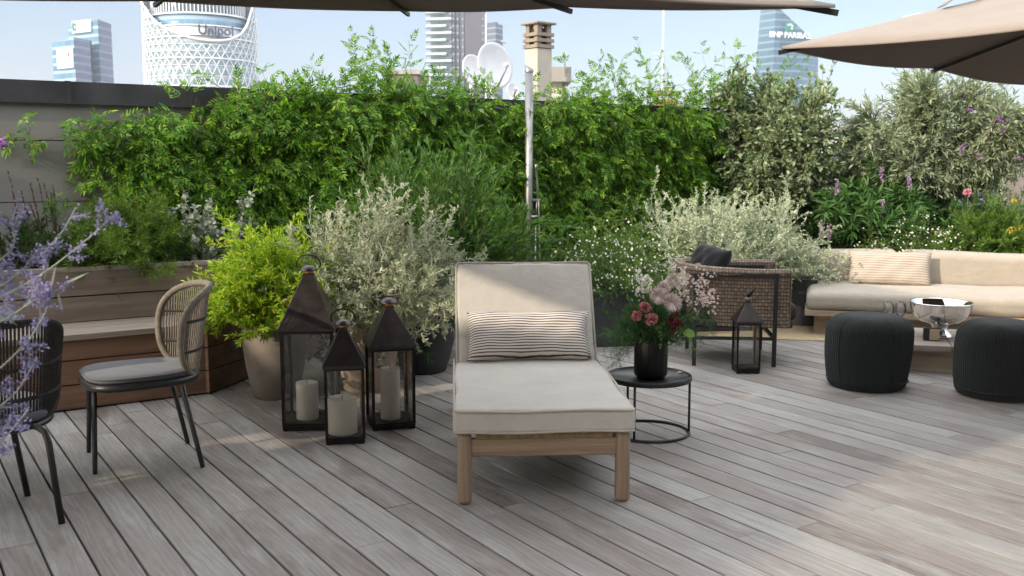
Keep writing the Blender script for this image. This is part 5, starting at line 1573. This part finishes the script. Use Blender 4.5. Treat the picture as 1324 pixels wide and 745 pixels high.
tree('olive_tree', 'wide grey green olive tree with a short gnarled trunk behind the sofa', b, c, (1.20, 0.85, 0.64), 40, 95, lance(0.22, 0.04, 0.04), 0.066, 'leaf_olive', 62, 22, 0.085)
b = rpt(1120, 1.25, 0.52); c = PY(1118, 195, b[1])
tree('leafy_tree', 'dull green bushy tree between the silverberry and the olive', b, c, (0.55, 0.4, 0.42), 20, 50, lance(0.24), 0.060, 'leaf_olive', 63, 20, 0.035)

# flowering plants behind the sofa
def rsh(px, dep, *a, **k): return rpt(px, dep, 0.55)
o, mn, sb, r = shrub('salvia_bush', 'lush green salvia with long leaves and faint mauve spikes left behind the sofa', 'shrub', rpt(1130, 0.45, 0.54), 0.64, 0.84, 120, lance(0.21, 0.06, 0.30), 0.12, 20, 'leaf_salvia', 'stem_green', 71, 1.15, 3, 0.38, -0.1, 0.3, t0=0.25, stem_r=0.003, ang=0.9, sq=(1.15, 0.8))
for px, py in ((1139, 215), (1082, 234), (1141, 258), (1062, 285), (1072, 292), (1175, 226)):
    e = PY(px, py, o.location[1] - 0.45) - np.array(o.location); n = 90; t = r.uniform(0, 1, (n, 1)); pos = e + np.array([0.01, 0, -0.13]) * t + np.clip(r.normal(0, 0.008, (n, 3)), -0.014, 0.014)
    lv = Leaves(); lv.add(oval(0.8), pos, nrm(r.normal(0, 1, (n, 3))), r.normal(0, 1, (n, 3)), 0.017); lv.build('flower_spike', 'petal_mauve', o)
o, mn, sb, r = shrub('fleabane', 'low mound of tiny cream daisies directly behind the sofa back', 'plant', rpt(1185, 0.10, 0.54), 0.52, 0.42, 150, lance(0.2), 0.022, 16, 'leaf_fennel', 'stem_green', 72, 1.5, 4, 0.45, 0, 0.4, t0=0.2, stem_r=0.0014, sq=(1.3, 0.5))
flowers_on(r, o, mn + sb, star(9, 0.0, 0.45, 0.05), 0.0100, 'petal_white', 'flowers', 620, 0.75, 0.03, (0, -0.9, 0.5))
o, mn, sb, r = shrub('aster_clump', 'tall fine green clump of stems with a yellow bloom at the photo edge', 'plant', rpt(1285, 0.35, 0.54), 0.46, 0.62, 110, lance(0.11, 0.03, 0.05), 0.060, 26, 'leaf_green', 'stem_green', 73, 0.95, 3, 0.35, -0.1, 0.25, t0=0.2, stem_r=0.002, ang=0.7)
lv = Leaves()
for px, py in ((1310, 297), (1316, 295), (1321, 293), (1305, 300), (1320, 322), (1322, 318), (1312, 258)):
    e = PY(px, py, o.location[1] - 0.30) - np.array(o.location); n = 14
    lv = Leaves(); lv.add(oval(0.7), e + r.normal(0, 0.012, (n, 3)), nrm(r.normal(0, 1, (n, 3))), r.normal(0, 1, (n, 3)), 0.022); lv.build('yellow_flower', 'petal_yellow', o)
for px, dep, R_, H_, mat_, sd, lab in ((1240, 0.30, 0.30, 0.40, 'leaf_green', 74, 'small fresh green bush in front of the olive trunk'), (1250, 0.7, 0.40, 0.62, 'leaf_salvia', 75, 'loose green perennial right of the olive trunk, below the pink flower'),
                                       (1195, 0.8, 0.42, 0.55, 'leaf_dark', 76, 'dark green bush left of the olive trunk'), (1320, 0.6, 0.45, 0.75, 'leaf_olive', 77, 'grey green bush at the right photo edge under the olive'),
                                       (1085, 0.75, 0.45, 0.75, 'leaf_green', 78, 'bright green bush below the bushy tree, left behind the salvia'), (1330, 0.2, 0.35, 0.4, 'leaf_green', 79, 'low green plant at the right photo edge under the yellow blooms'),
                                       (1270, 1.15, 0.6, 0.75, 'leaf_olive', 80, 'grey green bush in front of the parapet at the right'), (1055, 0.5, 0.4, 0.85, 'leaf_dark', 81, 'dark bush between the silverberry and the salvia')):
    shrub('leafy_bush', lab, 'shrub', rpt(px, dep, 0.53), R_, H_, 70, lance(0.24, 0.05, 0.12), 0.058, 20, mat_, 'stem_green', sd, 1.25, 4, 0.4, -0.1, 0.35, t0=0.2, stem_r=0.0022)
# tall verbena with purple heads and one pink bloom
b = rpt(1275, 0.6, 0.54); o = thing('verbena', 'tall wiry verbena with small purple flower heads before the olive crown', 'plant', b); r = np.random.default_rng(83); tw = []; lv = Leaves()
for px, py in ((1254, 142), (1246, 188), (1293, 158), (1296, 170), (1292, 152), (1266, 202), (1243, 196), (1318, 205), (1302, 156)):
    e = PY(px, py, b[1] - 0.35) - b; s0 = np.array([e[0] * 0.5 + r.normal(0, 0.05), r.normal(-0.1, 0.05), 0]); L = np.linalg.norm(e - s0)
    t = np.linspace(0, 1, 7)[:, None]; p = s0 * (1 - t) + e * t + 0.02 * np.sin(t * 5 + px); p[-1] = e; tw.append(p); n = 26
    lv = Leaves(); lv.add(star(5, 0, 0.7, 0.2), e + r.normal(0, 0.011, (n, 3)) * [1, 1, 0.7], nrm(r.normal(0, 1, (n, 3))), r.normal(0, 1, (n, 3)) + [0, -0.5, 1], 0.008); lv.build('flower_head', 'petal_purple', o)
stems(tw, 0.0022, 'stalks', 'stem_green', o)
b = rpt(1250, 0.4, 0.54); o = thing('pink_carnation', 'single pink bloom on a thin stalk behind the sofa', 'flower', b)
e = PY(1251, 249, b[1]) - b; lv = Leaves(); n = 30; d = nrm(r.normal(0, 1, (n, 3))); lv.add(oval(1.1, 0.2), e + d * 0.014, d, r.normal(0, 1, (n, 3)), 0.030 * np.ones(n)); lv.build('bloom', 'petal_rose', o)
MB().tube([(0, 0, 0), tuple(e * 0.5 + [0.02, 0, 0]), tuple(e)], 0.002, 5).build('stalk', 'stem_green', o)

# ------------------------------------------------------------------ purple sage sprigs close to the camera
r = np.random.default_rng(91)
sp0 = np.array([-1.62, 2.15, 0.0])
o = thing('russian_sage', 'lavender blue Russian sage sprigs leaning in from the photo edge', 'plant', sp0)
mb = MB(); lf = Leaves(); fl = Leaves()
def spray(pts, depth, nf, spread, size, twn):
    ctrl = [PY(px, py, d_) - sp0 for (px, py), d_ in zip(pts, depth)]
    t = np.linspace(0, len(ctrl) - 1.0001, 16); p = np.array([ctrl[int(x)] * (1 - x % 1) + ctrl[int(x) + 1] * (x % 1) for x in t])
    for _ in range(2): p[1:-1] = (p[:-2] + 2 * p[1:-1] + p[2:]) / 4
    mb.tube(p, np.linspace(0.0025, 0.0009, 16), 6)
    tw = []
    for i in range(twn):
        q_, tan = on_path(p, np.array([r.uniform(0.12, 0.97)])); sd = perp(r, tan)[0]; sd[1] *= 0.5; L = spread * r.uniform(0.5, 1.1)
        tw.append(gpath(r, q_[0], nrm(tan[0] * 0.7 + sd * 0.9), L, 5, 0.1, 0.2))
        mb.tube(tw[-1], np.linspace(0.0013, 0.0006, 6), 4, cap=False)
    for s in tw + [p[9:]]:
        for t_ in np.linspace(0.15, 1, nf):
            q_, tan = on_path(s, np.array([t_])); n = 7; c = q_[0] + r.normal(0, 0.0040, (n, 3))
            X = nrm(r.normal(0, 1, (n, 3)) + tan * 0.5)
            fl.add(oval(0.62, 0.1), c, X, r.normal(0, 1, (n, 3)), 0.0064 * size * r.uniform(0.6, 1.2, n))
for pts, dep, nf, spd, tn in (
        ([(-60, 412), (0, 386), (60, 352), (110, 312), (147, 279)], (2.05, 2.05, 2.05, 2.05, 2.05), 6, 0.045, 9),
        ([(-60, 350), (-10, 345), (20, 320), (15, 285)], (2.2, 2.15, 2.1, 2.1), 6, 0.06, 7),
        ([(-60, 380), (0, 372), (40, 345), (82, 300), (98, 268)], (2.15, 2.15, 2.1, 2.1, 2.1), 6, 0.045, 7),
        ([(-60, 400), (-10, 378), (30, 350), (52, 318)], (2.1, 2.1, 2.1, 2.1), 6, 0.06, 7),
        ([(-50, 425), (0, 418), (45, 388), (62, 370)], (2.0, 2.0, 2.0, 2.0), 6, 0.060, 8),
        ([(-60, 520), (0, 478), (40, 438), (62, 400), (64, 372)], (1.95, 1.95, 1.95, 1.95, 1.95), 7, 0.042, 10),
        ([(-60, 560), (-5, 530), (24, 505), (48, 462)], (1.95, 1.95, 1.95, 1.95), 6, 0.045, 7),
        ([(-60, 640), (-20, 598), (12, 560), (36, 530)], (1.9, 1.9, 1.9, 1.9), 6, 0.035, 6),
        ([(-60, 600), (-20, 585), (6, 565), (14, 540)], (1.9, 1.9, 1.9, 1.9), 6, 0.03, 5),
        ([(-60, 345), (-20, 350), (0, 352), (14, 380)], (2.1, 2.1, 2.1, 2.1), 6, 0.06, 7)):
    spray(pts, dep, nf, spd, 1.0, tn)
for k in range(14):
    a_ = PY(r.uniform(-60, 100), r.uniform(360, 420), 2.1) - sp0; d_ = nrm(r.normal(0, 1, 3) * [0.6, 0.4, 1])
    lf.add(lance(0.10, 0.02, 0.1), np.array([a_]), np.array([d_]), np.array([[0, -1, 0.3]]), np.array([0.055]))
# one purple bloom by the wall edge
mb.build('stems', 'stem_sage', o); lf.build('leaves', 'leaf_sage', o); fl.build('flowers', 'petal_lilac', o)
mb = MB()
for k in range(8): mb.tube([(-0.25 + r.normal(0, 0.05), r.normal(0, 0.05), 0.3), (-0.35 + r.normal(0, 0.06), r.normal(0, 0.05), 0.8), (-0.42 + 0.3 * r.uniform(), 0, 1.1)], 0.003, 4)
mb.build('basal_stems', 'stem_sage', o)
round_pot(np.array([-1.95, 2.15, 0]), 0.18, 0.35, 'clay_pot', 'clay pot of the purple sage just outside the photo')
b = bpt(-20, 0.7, 0.72); o = thing('verbena', 'single purple bloom at the left photo edge before the bare wall', 'plant', b)
e = PY(3, 184, b[1]) - b; lv = Leaves(); n = 34; lv.add(star(5, 0, 0.7, 0.2), e + r.normal(0, 0.017, (n, 3)), nrm(r.normal(0, 1, (n, 3))), r.normal(0, 1, (n, 3)), 0.014); lv.build('flower_head', 'petal_purple', o)
MB().tube([(0, 0, 0), tuple(e * 0.55 + [-0.03, 0, 0]), tuple(e)], 0.002, 5).build('stalk', 'stem_green', o)

# ------------------------------------------------------------------ roofs beyond the wall
G0 = -28.0
# chimney
Yc = 17.0; c = PY(696, 100, Yc); kx = Yc / F
o = thing('chimney', 'tall beige rendered chimney with louvred concrete cap beyond the leafy wall', 'chimney', (c[0], Yc, -4), math.radians(40))
zc0 = PY(696, 64, Yc)[2] + 4; zc1 = PY(696, 30, Yc)[2] + 4; wd = 33 * kx / 1.38
MB().box((0, 0, zc0 / 2), (wd, wd, zc0)).build('shaft', 'chimney_render', o)
mb = MB(); W2 = 38 * kx / 1.38; H = zc1 - zc0
for i in range(4): 
    z = zc0 + H * (0.02 + 0.225 * i)
    if i < 3:
        for s in (-1, 1):
            mb.box((0, s * (W2 / 2 - 0.03), z + H * 0.07), (W2 + 0.02, 0.06, H * 0.13)); mb.box((s * (W2 / 2 - 0.03), 0, z + H * 0.07), (0.06, W2 - 0.12, H * 0.128))
for sx in (-1, 1):
    for sy in (-1, 1): mb.box((sx * (W2 / 2 - 0.075), sy * (W2 / 2 - 0.075), zc0 + H * 0.46), (0.09, 0.09, H * 0.9))
mb.build('louvred_cap', 'chimney_cap', o)
MB().rbox((0, 0, zc0 + H * 0.96), (W2 + 0.07, W2 + 0.07, H * 0.09), 0.015, 2, 1).build('cap_slab', 'chimney_cap', o)
MB().box((0, 0, zc0 + H * 0.40), (W2 * 0.55, W2 * 0.55, H * 0.78)).build('flue', 'wall_joint', o)

def dish(px, py, Yd, rx, label, tilt=0.25, az=0.5):
    c = PY(px, py, Yd); R_ = rx * Yd / F
    o = thing('satellite_dish', label, 'satellite dish', (c[0], Yd, -3.0), 0, 'satellite dishes on the neighbouring roof')
    zc = c[2] + 3.0
    a = math.radians(90) - tilt
    Rx = np.array([[1, 0, 0], [0, math.cos(a), -math.sin(a)], [0, math.sin(a), math.cos(a)]])
    Rz = np.array([[math.cos(az), -math.sin(az), 0], [math.sin(az), math.cos(az), 0], [0, 0, 1]])
    rr = np.linspace(0, 1, 10)
    mb = MB(); mb.lathe([(R_ * t, R_ * 0.20 * t * t) for t in rr] + [(R_ * 1.01, R_ * 0.215), (R_ * 1.0, R_ * 0.225)] + [(R_ * t, R_ * 0.20 * t * t + 0.02) for t in rr[::-1]], 40)
    mb.xf(Rz @ Rx, (0, 0, zc)).build('reflector', 'white_metal', o)
    MB().tube([(0, 0.12, 0), (0, 0.12, zc)], 0.035, 10).build('mast', 'white_metal', o)
    f0 = Rz @ Rx @ np.array([0, -R_ * 0.95, R_ * 0.25]); f1 = Rz @ Rx @ np.array([0, -R_ * 0.15, R_ * 1.0])
    MB().tube([f0 + [0, 0, zc], f1 + [0, 0, zc]], 0.014, 6).build('feed_arm', 'steel', o)
    MB().tube([f1 + [0, 0, zc], f1 * 0.86 + [0, 0, zc]], 0.035, 8).build('feed_horn', 'white_metal', o)
dish(636, 86, 15.5, 29, 'larger white satellite dish beside the chimney', 0.15, 0.75)
dish(609, 92, 16.5, 20, 'smaller white satellite dish half hidden behind the larger one', 0.15, 0.85)
dish(662, 117, 16.0, 9, 'tiny white satellite dish between the large dish and the steel column', 0.2, 0.6)
for px, top, lab, Ya in ((858, 12, 'thin tall antenna mast rising right of the chimney', 18.0), (628, 18, 'slim white antenna pole in front of the dark tower', 18.5)):
    c = PY(px, top, Ya); o = thing('antenna', lab, 'antenna', (c[0], Ya, -3)); h = c[2] + 3
    MB().tube([(0, 0, 0), (0, 0, h)], [0.035, 0.012], 8).build('mast', 'white_metal', o)
    if px > 700:
        for k in range(3): MB().tube([(-0.16 + 0.05 * k, 0, h - 0.75 - 0.09 * k), (0.05, 0.05, h - 0.8 - 0.09 * k)], 0.008, 5).build('dipole', 'white_metal', o)
# low roofs just behind the wall
def block(name, label, px0, px1, pytop, Yb, depth, mat, cat='building', rz=0.0, roof=None, zb=G0):
    a = PY(px0, pytop, Yb); b = PY(px1, pytop, Yb); o = thing(name, label, cat, ((a[0] + b[0]) / 2, Yb + depth / 2, zb), rz)
    w_ = b[0] - a[0]; h = a[2] - zb
    MB().box((0, 0, h / 2), (w_, depth, h)).build('walls', mat, o)
    MB().box((0, 0, h + 0.12), (w_ + 0.3, depth + 0.3, 0.25)).build('roof_slab', roof or 'concrete', o)
    return o, w_, h
o, w_, h = block('roof_house', 'brown rooftop block peeping over the wall between tower and ivy shoots', 500, 540, 96, 60, 6, 'roof_brown')
for i in range(2): MB().box((-w_ / 4 + i * w_ / 2, -3.02, h - 1.0), (0.7, 0.06, 0.9)).build('window', 'facade_deep', o)
o, w_, h = block('roof_house', 'small white rooftop box right of the chimney', 700, 727, 106, 17.8, 0.8, 'pale_wall', 'roof box', zb=-3.0)
MB().box((w_ / 2 + 0.03, -0.2, h / 2), (0.05, 0.4, h - 0.1)).build('side_panel', 'roof_brown', o)
c = PY(862, 121, 16.0); o = thing('chimney', 'short terracotta chimney stack under the antenna mast', 'chimney', (c[0], 16.0, -3)); h = c[2] + 3
MB().box((0, 0, h / 2 - 0.05), (0.30, 0.30, h - 0.1)).build('stack', 'terracotta', o); MB().box((0, 0, h), (0.40, 0.40, 0.06)).build('cap_slab', 'chimney_cap', o)
MB().box((0, 16, -15.5), (60, 10, 25)) if False else None
blk = [(20, 190, 190, 45, 14, 'pale_wall', 'pale low apartment block behind the left part of the wall'), (230, 470, 180, 55, 16, 'roof_brown', 'brown apartment block hidden behind the jasmine'),
       (560, 860, 150, 24, 9, 'concrete', 'flat concrete roof carrying dishes and chimney'), (1060, 1180, 168, 70, 15, 'pale_wall', 'cream apartment block glimpsed left of the olive tree'),
       (1215, 1300, 196, 50, 12, 'pale_wall', 'pale building glimpsed through the olive branches'), (1310, 1480, 190, 80, 15, 'roof_brown', 'brown apartment block beyond the right photo edge'), (880, 1040, 175, 65, 12, 'roof_brown', 'brown apartment block behind the silverberry tree')]
for a, b_, top, Yb, dp, mt, lab in blk:
    o, w_, h = block('apartment_building', lab, a, b_, top, Yb, dp, mt)
    nn = max(2, int(w_ / 4))
    for i in range(nn):
        for k in range(2): MB().box((-w_ / 2 + (i + 0.5) * w_ / nn, -dp / 2 - 0.02, h - 2.2 - 3.1 * k), (1.2, 0.06, 1.6)).build('window', 'facade_deep', o)

# ------------------------------------------------------------------ towers
def text_mesh(txt, size, mat, parent, loc, rz, extrude=0.3, bold=0.0):
    cu = bpy.data.curves.new('lettering', 'FONT'); cu.body = txt; cu.size = size; cu.extrude = extrude; cu.offset = bold; cu.align_x = 'CENTER'; cu.align_y = 'CENTER'
    tmp = bpy.data.objects.new('lettering', cu); COL.objects.link(tmp)
    dg = bpy.context.evaluated_depsgraph_get(); me = bpy.data.meshes.new_from_object(tmp.evaluated_get(dg)); bpy.data.objects.remove(tmp)
    me.materials.clear(); me.materials.append(M[mat])
    o = bpy.data.objects.new('lettering', me); COL.objects.link(o); o.parent = parent; o.location = loc; o.rotation_euler = (math.pi / 2, 0, rz)
    return o
def foot(pts, ref):
    return [tuple((PY(px, 80, Y) - np.array(ref))[:2]) for px, Y in pts]
def hgt(px, py, Y): return PY(px, py, Y)[2] - G0

# stepped blue glass towers on the left
ref = np.array([PY(110, 100, 500)[0], 500, G0]); o = thing('office_tower', 'stepped blue glass office tower with two white signs', 'tower', ref)
def tower_block(fp, zt, mats, name):
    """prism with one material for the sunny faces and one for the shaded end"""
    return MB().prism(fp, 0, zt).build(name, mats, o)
fpA = foot([(91, 512), (129, 500), (129.2, 501), (108, 530)], ref); fpA2 = foot([(129.3, 500.4), (146, 512), (125, 542), (108.3, 530.4)], ref)
hA = hgt(129, 26, 500); 
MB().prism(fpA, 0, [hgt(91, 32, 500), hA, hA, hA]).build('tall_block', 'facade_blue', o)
MB().prism(fpA2, 0, [hA + 0.6, hgt(146, 27, 500), hA, hA]).build('tall_block_end', 'facade_blue_shaded', o)
fpB = foot([(68.5, 492), (97, 482), (97.2, 483), (80, 508)], ref); fpB2 = foot([(97.3, 482.4), (117.5, 494), (100, 516), (80.3, 508.4)], ref)
hB = hgt(97, 52, 490)
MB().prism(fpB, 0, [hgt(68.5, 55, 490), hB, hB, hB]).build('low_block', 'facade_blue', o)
MB().prism(fpB2, 0, hB + 0.5).build('low_block_end', 'facade_blue_shaded', o)
MB().prism(foot([(116.5, 497.5), (120, 497.5), (120, 500), (116.5, 500)], ref), 0, hgt(118, 52, 497)).build('dark_shaft', 'facade_deep', o)
def sign(pa, pb, ytop, ybot, name):
    """a white board on the facade line from pa to pb (px, distance)"""
    A = PY(pa[0], 60, pa[1]); B = PY(pb[0], 60, pb[1]); mid = (A + B) / 2; L = np.linalg.norm((B - A)[:2]); an = math.atan2(B[1] - A[1], B[0] - A[0])
    z0, z1 = hgt(pa[0], ybot, pa[1]), hgt(pa[0], ytop, pa[1])
    bd = MB(); bd.rbox((0, 0, 0), (L, 1.0, z1 - z0), 0.45, 3, 2); s = bd.build(name, 'sign_white', o)
    nrm_ = np.array([math.sin(an), -math.cos(an), 0]); s.location = (mid[0] - ref[0] + nrm_[0] * 0.9, mid[1] - ref[1] + nrm_[1] * 0.9, (z0 + z1) / 2); s.rotation_euler = (0, 0, an)
    return s, L, z1 - z0
s, L, hh = sign((97, 509.5), (121, 502.5), 28, 44, 'sign_board')
mb = MB(); mb.box((-L * 0.40, -0.6, 0.2), (1.3, 0.3, hh * 0.62)); mb.box((-L * 0.30, -0.6, hh * 0.22), (1.0, 0.3, 1.0)); mb.box((-L * 0.30, -0.6, -hh * 0.22), (1.0, 0.3, 1.0)); mb.box((-L * 0.25, -0.6, 0.2), (0.6, 0.3, hh * 0.35)); mb.build('emblem', 'sign_green', s)
mb = MB()
for k in range(2): mb.box((L * 0.08, -0.6, hh * 0.12 - k * 1.7), (L * 0.38, 0.2, 0.55))
mb.build('small_print', 'sign_grey', s)
s, L, hh = sign((75.5, 489.5), (96, 482.4), 64, 90, 'sign_board')
MB().box((L * 0.30, -0.6, hh * 0.18), (0.8, 0.3, 2.2), M=np.array([[0.9, 0, 0.43], [0, 1, 0], [-0.43, 0, 0.9]])).build('emblem', 'sign_red', s)
mb = MB()
for k in range(3): mb.box((-L * 0.02, -0.6, hh * 0.10 - k * 2.0), (L * 0.45, 0.2, 0.4))
mb.build('small_print', 'sign_grey', s)

# round lattice tower
YU = 400.0; cU = PY(257, 100, YU); RU = 70 * YU / F * 1.005; ref = np.array([cU[0], YU + RU * 0.2, G0])
o = thing('lattice_tower', 'round white lattice tower with a scooped glass front carrying a sign', 'tower', ref)
ths = np.array([-180, -100, -84, -68, -50, -40, -27, -11.5, 6.5, 17, 27, 37, 47, 60.5, 70.5, 78, 85, 100, 125, 180.]); pyc = np.array([-12, -8, 2, 11, 20, 31, 42, 51, 59, 61.3, 62, 61.3, 59, 51, 39, 24, 13, 0, -8, -12.])
def cut(th): 
    py = np.interp(np.degrees(th), ths, pyc); return CAM_H - G0 + (211 - py) / 1297 * YU
def rad(z): return RU * (1.0 - 0.0000 * z) * (1 - 0.05 * ((z - 55) / 60) ** 2)
def SU(th, z, k=1.0): r_ = rad(z) * k; return np.array([r_ * math.sin(th), -r_ * math.cos(th), z])
N_ = 40; levels = [0]; dz = 5.2
while levels[-1] < 112:
    z = levels[-1]; levels.append(z + (3.9 if z < 66 else 2.6))
mb = MB(); tr = 0.20
def seg(a, b, w_=tr): mb.tube([a, b], w_, 4, cap=False)
for i, z in enumerate(levels[:-1]):
    if z < 20: continue
    z2 = levels[i + 1]
    for k in range(N_):
        th = (k + 0.5 * (i % 2)) * 2 * math.pi / N_; th = (th + math.pi) % (2 * math.pi) - math.pi
        for s in (-1, 1):
            th2 = th + s * math.pi / N_
            if z2 <= cut((th2 + math.pi) % (2 * math.pi) - math.pi): seg(SU(th, z), SU(th2, z2))
        th3 = th + 2 * math.pi / N_
        if z <= cut(th) and i % (1 if z > 62 else 1) == 0: seg(SU(th, z), SU(th3, z), tr * (0.7 if i % 3 else 1.7))
mb.build('lattice', 'tower_white', o)
tt = np.linspace(-math.pi, math.pi, 120, endpoint=False)
MB().tube([SU(t, float(cut(t))) for t in tt], 0.5, 6, closed=True).build('rim', 'tower_white', o)
# pale glass skin behind the lattice, up to the scooped rim
mb = MB(); zz = np.linspace(0, 1, 14); v = []
for t in tt:
    for s in zz: v.append(SU(t, float(cut(t)) * s - 0.2, 0.968))
n = len(zz); m = len(tt)
mb.add(v, [(i * n + k, ((i + 1) % m) * n + k, ((i + 1) % m) * n + k + 1, i * n + k + 1) for i in range(m) for k in range(n - 1)], True); mb.build('glass_skin', 'facade_pale', o)
def inner(z0, z1, kk, mat, name):
    mb = MB(); v = []
    for t in np.linspace(-math.pi, math.pi, 64, endpoint=False):
        for z in (z0, z1): v.append((RU * kk * math.sin(t), -RU * kk * math.cos(t), z))
    mb.add(v, [(2 * i, 2 * ((i + 1) % 64), 2 * ((i + 1) % 64) + 1, 2 * i + 1) for i in range(64)] + [tuple(range(1, 128, 2))], True); mb.build(name, mat, o)
zz_ = lambda py: CAM_H - G0 + (211 - py) / 1297 * (YU - 0.3 * RU)
inner(0, zz_(52), 0.83, 'inner_grey', 'inner_band')
inner(zz_(52), zz_(50.5), 0.85, 'tower_white', 'inner_ledge')
inner(zz_(50.4), zz_(40.5), 0.83, 'sign_white', 'inner_white_storey')
inner(zz_(40.4), zz_(39), 0.86, 'tower_white', 'inner_ledge')
inner(zz_(38.9), zz_(26), 0.83, 'facade_blue', 'inner_glass_storey')
inner(zz_(25.9), zz_(24), 0.86, 'tower_white', 'inner_ledge')
inner(zz_(23.9), zz_(-24), 0.82, 'facade_deep', 'inner_dark_glass')
mb = MB()
for k in range(40):
    t = -1.5 + 3.0 * k / 39; mb.box((RU * 0.835 * math.sin(t), -RU * 0.835 * math.cos(t), (zz_(24) + zz_(-20)) / 2), (0.35, 0.35, zz_(-20) - zz_(24)), rz=t)
mb.build('mullions', 'tower_white', o)
tl = text_mesh('Unipol', 5.0, 'sign_blue', o, (RU * 0.87 * math.sin(0.60), -RU * 0.87 * math.cos(0.60), zz_(46)), 0.48, 0.25, 0.08)

# dark residential towers in the middle
ref = np.array([PY(590, 100, 480)[0], 480, G0]); o = thing('residential_tower', 'tall charcoal residential tower with pale balconies on its left side', 'tower', ref)
ht = hgt(590, -10, 480)
MB().prism(foot([(557, 484), (584, 480), (584, 500), (557, 503)], ref), 0, ht).build('balcony_wing', 'facade_pale', o)
MB().prism(foot([(583.8, 479), (626, 478), (628, 502), (583.8, 504)], ref), 0, ht + 0.5).build('dark_core', 'tower_dark', o)
mb = MB(); z = 3.0; i = 0
while z < ht:
    a, b = (551, 584) if i % 2 else (551, 577)
    MB().prism(foot([(a, 477), (b, 475), (b, 484), (a, 486)], ref), z, z + 1.0).build('balcony', 'balcony_glass', o); z += 3.2; i += 1
for px in (586.5, 592, 598.5):
    MB().prism(foot([(px - 1.3, 478.2), (px + 1.3, 478.1), (px + 1.3, 479.5), (px - 1.3, 479.5)], ref), 1, ht - 2).build('window_strip', 'facade_slate', o)
MB().prism(foot([(623.5, 477.6), (625.6, 477.6), (625.6, 479), (623.5, 479)], ref), 1, ht - 2).build('window_strip', 'facade_slate', o)
ref = np.array([PY(640, 100, 560)[0], 560, G0]); o = thing('residential_tower', 'lower grey glass residential tower just right of the charcoal one', 'tower', ref)
MB().prism(foot([(627, 562), (641, 556), (650, 562), (637, 580)], ref), 0, hgt(640, 32, 560)).build('glass_block', 'facade_slate', o)
MB().prism(foot([(630, 563), (641, 559), (644, 562), (634, 575)], ref), hgt(640, 32, 560) - 0.5, hgt(640, 29, 560)).build('roof_plant', 'tower_dark', o)
for py in (52, 68, 84): MB().prism(foot([(646, 560), (656, 563), (654, 569), (645, 566)], ref), hgt(640, py + 2, 560), hgt(640, py, 560)).build('balcony', 'tower_white', o)

# crystal shaped glass tower on the right
YB = 520.0; ref = np.array([PY(1010, 100, YB)[0], YB, G0]); o = thing('crystal_tower', 'faceted blue glass tower with slanted top and white lettering', 'tower', ref)
def pw(px, py, Y): return PY(px, py, Y) - ref
zb = 0.0
top1, top2 = pw(984, 8, 522), pw(1003, 6, 515); r1 = pw(1046, 47, 522); r2 = pw(1058, 76, 532); 
bl = pw(965, 90, 530); bl[2] = 0; b2 = pw(998, 90, 513); b2[2] = 0; b3 = pw(1052, 90, 521); b3[2] = 0; b4 = pw(1060, 90, 534); b4[2] = 0; bk = pw(1012, 90, 560); bk[2] = 0; tk = pw(1008, 10, 545)
mb = MB(); mb.add([bl, b2, top2, top1], [(0, 1, 2, 3)]); mb.add([b2, b3, r1, top2], [(0, 1, 2, 3)]); mb.add([b3, b4, r2, r1], [(0, 1, 2, 3)]); mb.add([bl, top1, tk, bk], [(0, 1, 2, 3)]); mb.add([b4, bk, tk, r2], [(0, 1, 2, 3)]); mb.add([top1, top2, r1, r2, tk], [(0, 1, 2), (0, 2, 3), (0, 3, 4)])
mb.build('glass_body', 'facade_crystal', o)
an = math.atan2((b3 - b2)[1], (b3 - b2)[0])
q = pw(1021, 46, 514.2); text_mesh('BNP PARIBAS', 4.1, 'sign_white', o, tuple(q + np.array([0, -0.6, 0])), an, 0.2, 0.05)
q = pw(1021, 35, 514.5) + np.array([0, -0.7, 0])
MB().rbox((0, 0, 0), (4.6, 0.5, 4.2), 0.2, 2, 1).build('emblem', 'sign_green', o).location = tuple(q)
mb = MB()
for sx, sz, ra in ((-0.9, 0.9, 0.4), (0.2, 1.1, 0.2), (1.1, 0.3, -0.3), (0.9, -0.9, -0.7)):
    v, f = star(4, 0, 0.5, 0.0); v = v * 0.75; w_ = np.c_[v[:, 0], np.full(len(v), -0.32), v[:, 1]]; mb.add(w_ + np.array([sx, 0, sz]), [tuple(q_) for q_ in f])
e = mb.build('emblem_stars', 'sign_white', o); e.location = tuple(q)

# ------------------------------------------------------------------ thin summer haze over the city
t = NT('air'); t.t.links.clear()
pv = t.n('ShaderNodeVolumePrincipled'); pv.inputs['Color'].default_value = (0.90, 0.94, 1.0, 1); pv.inputs['Density'].default_value = 0.00034; pv.inputs['Anisotropy'].default_value = 0.3
t.l(pv.outputs[0], t.out.inputs[1])
hz_ = MB().box((0, 300, 33), (1820, 1820, 124)).build('haze', 'air'); hz_['kind'] = 'stuff'
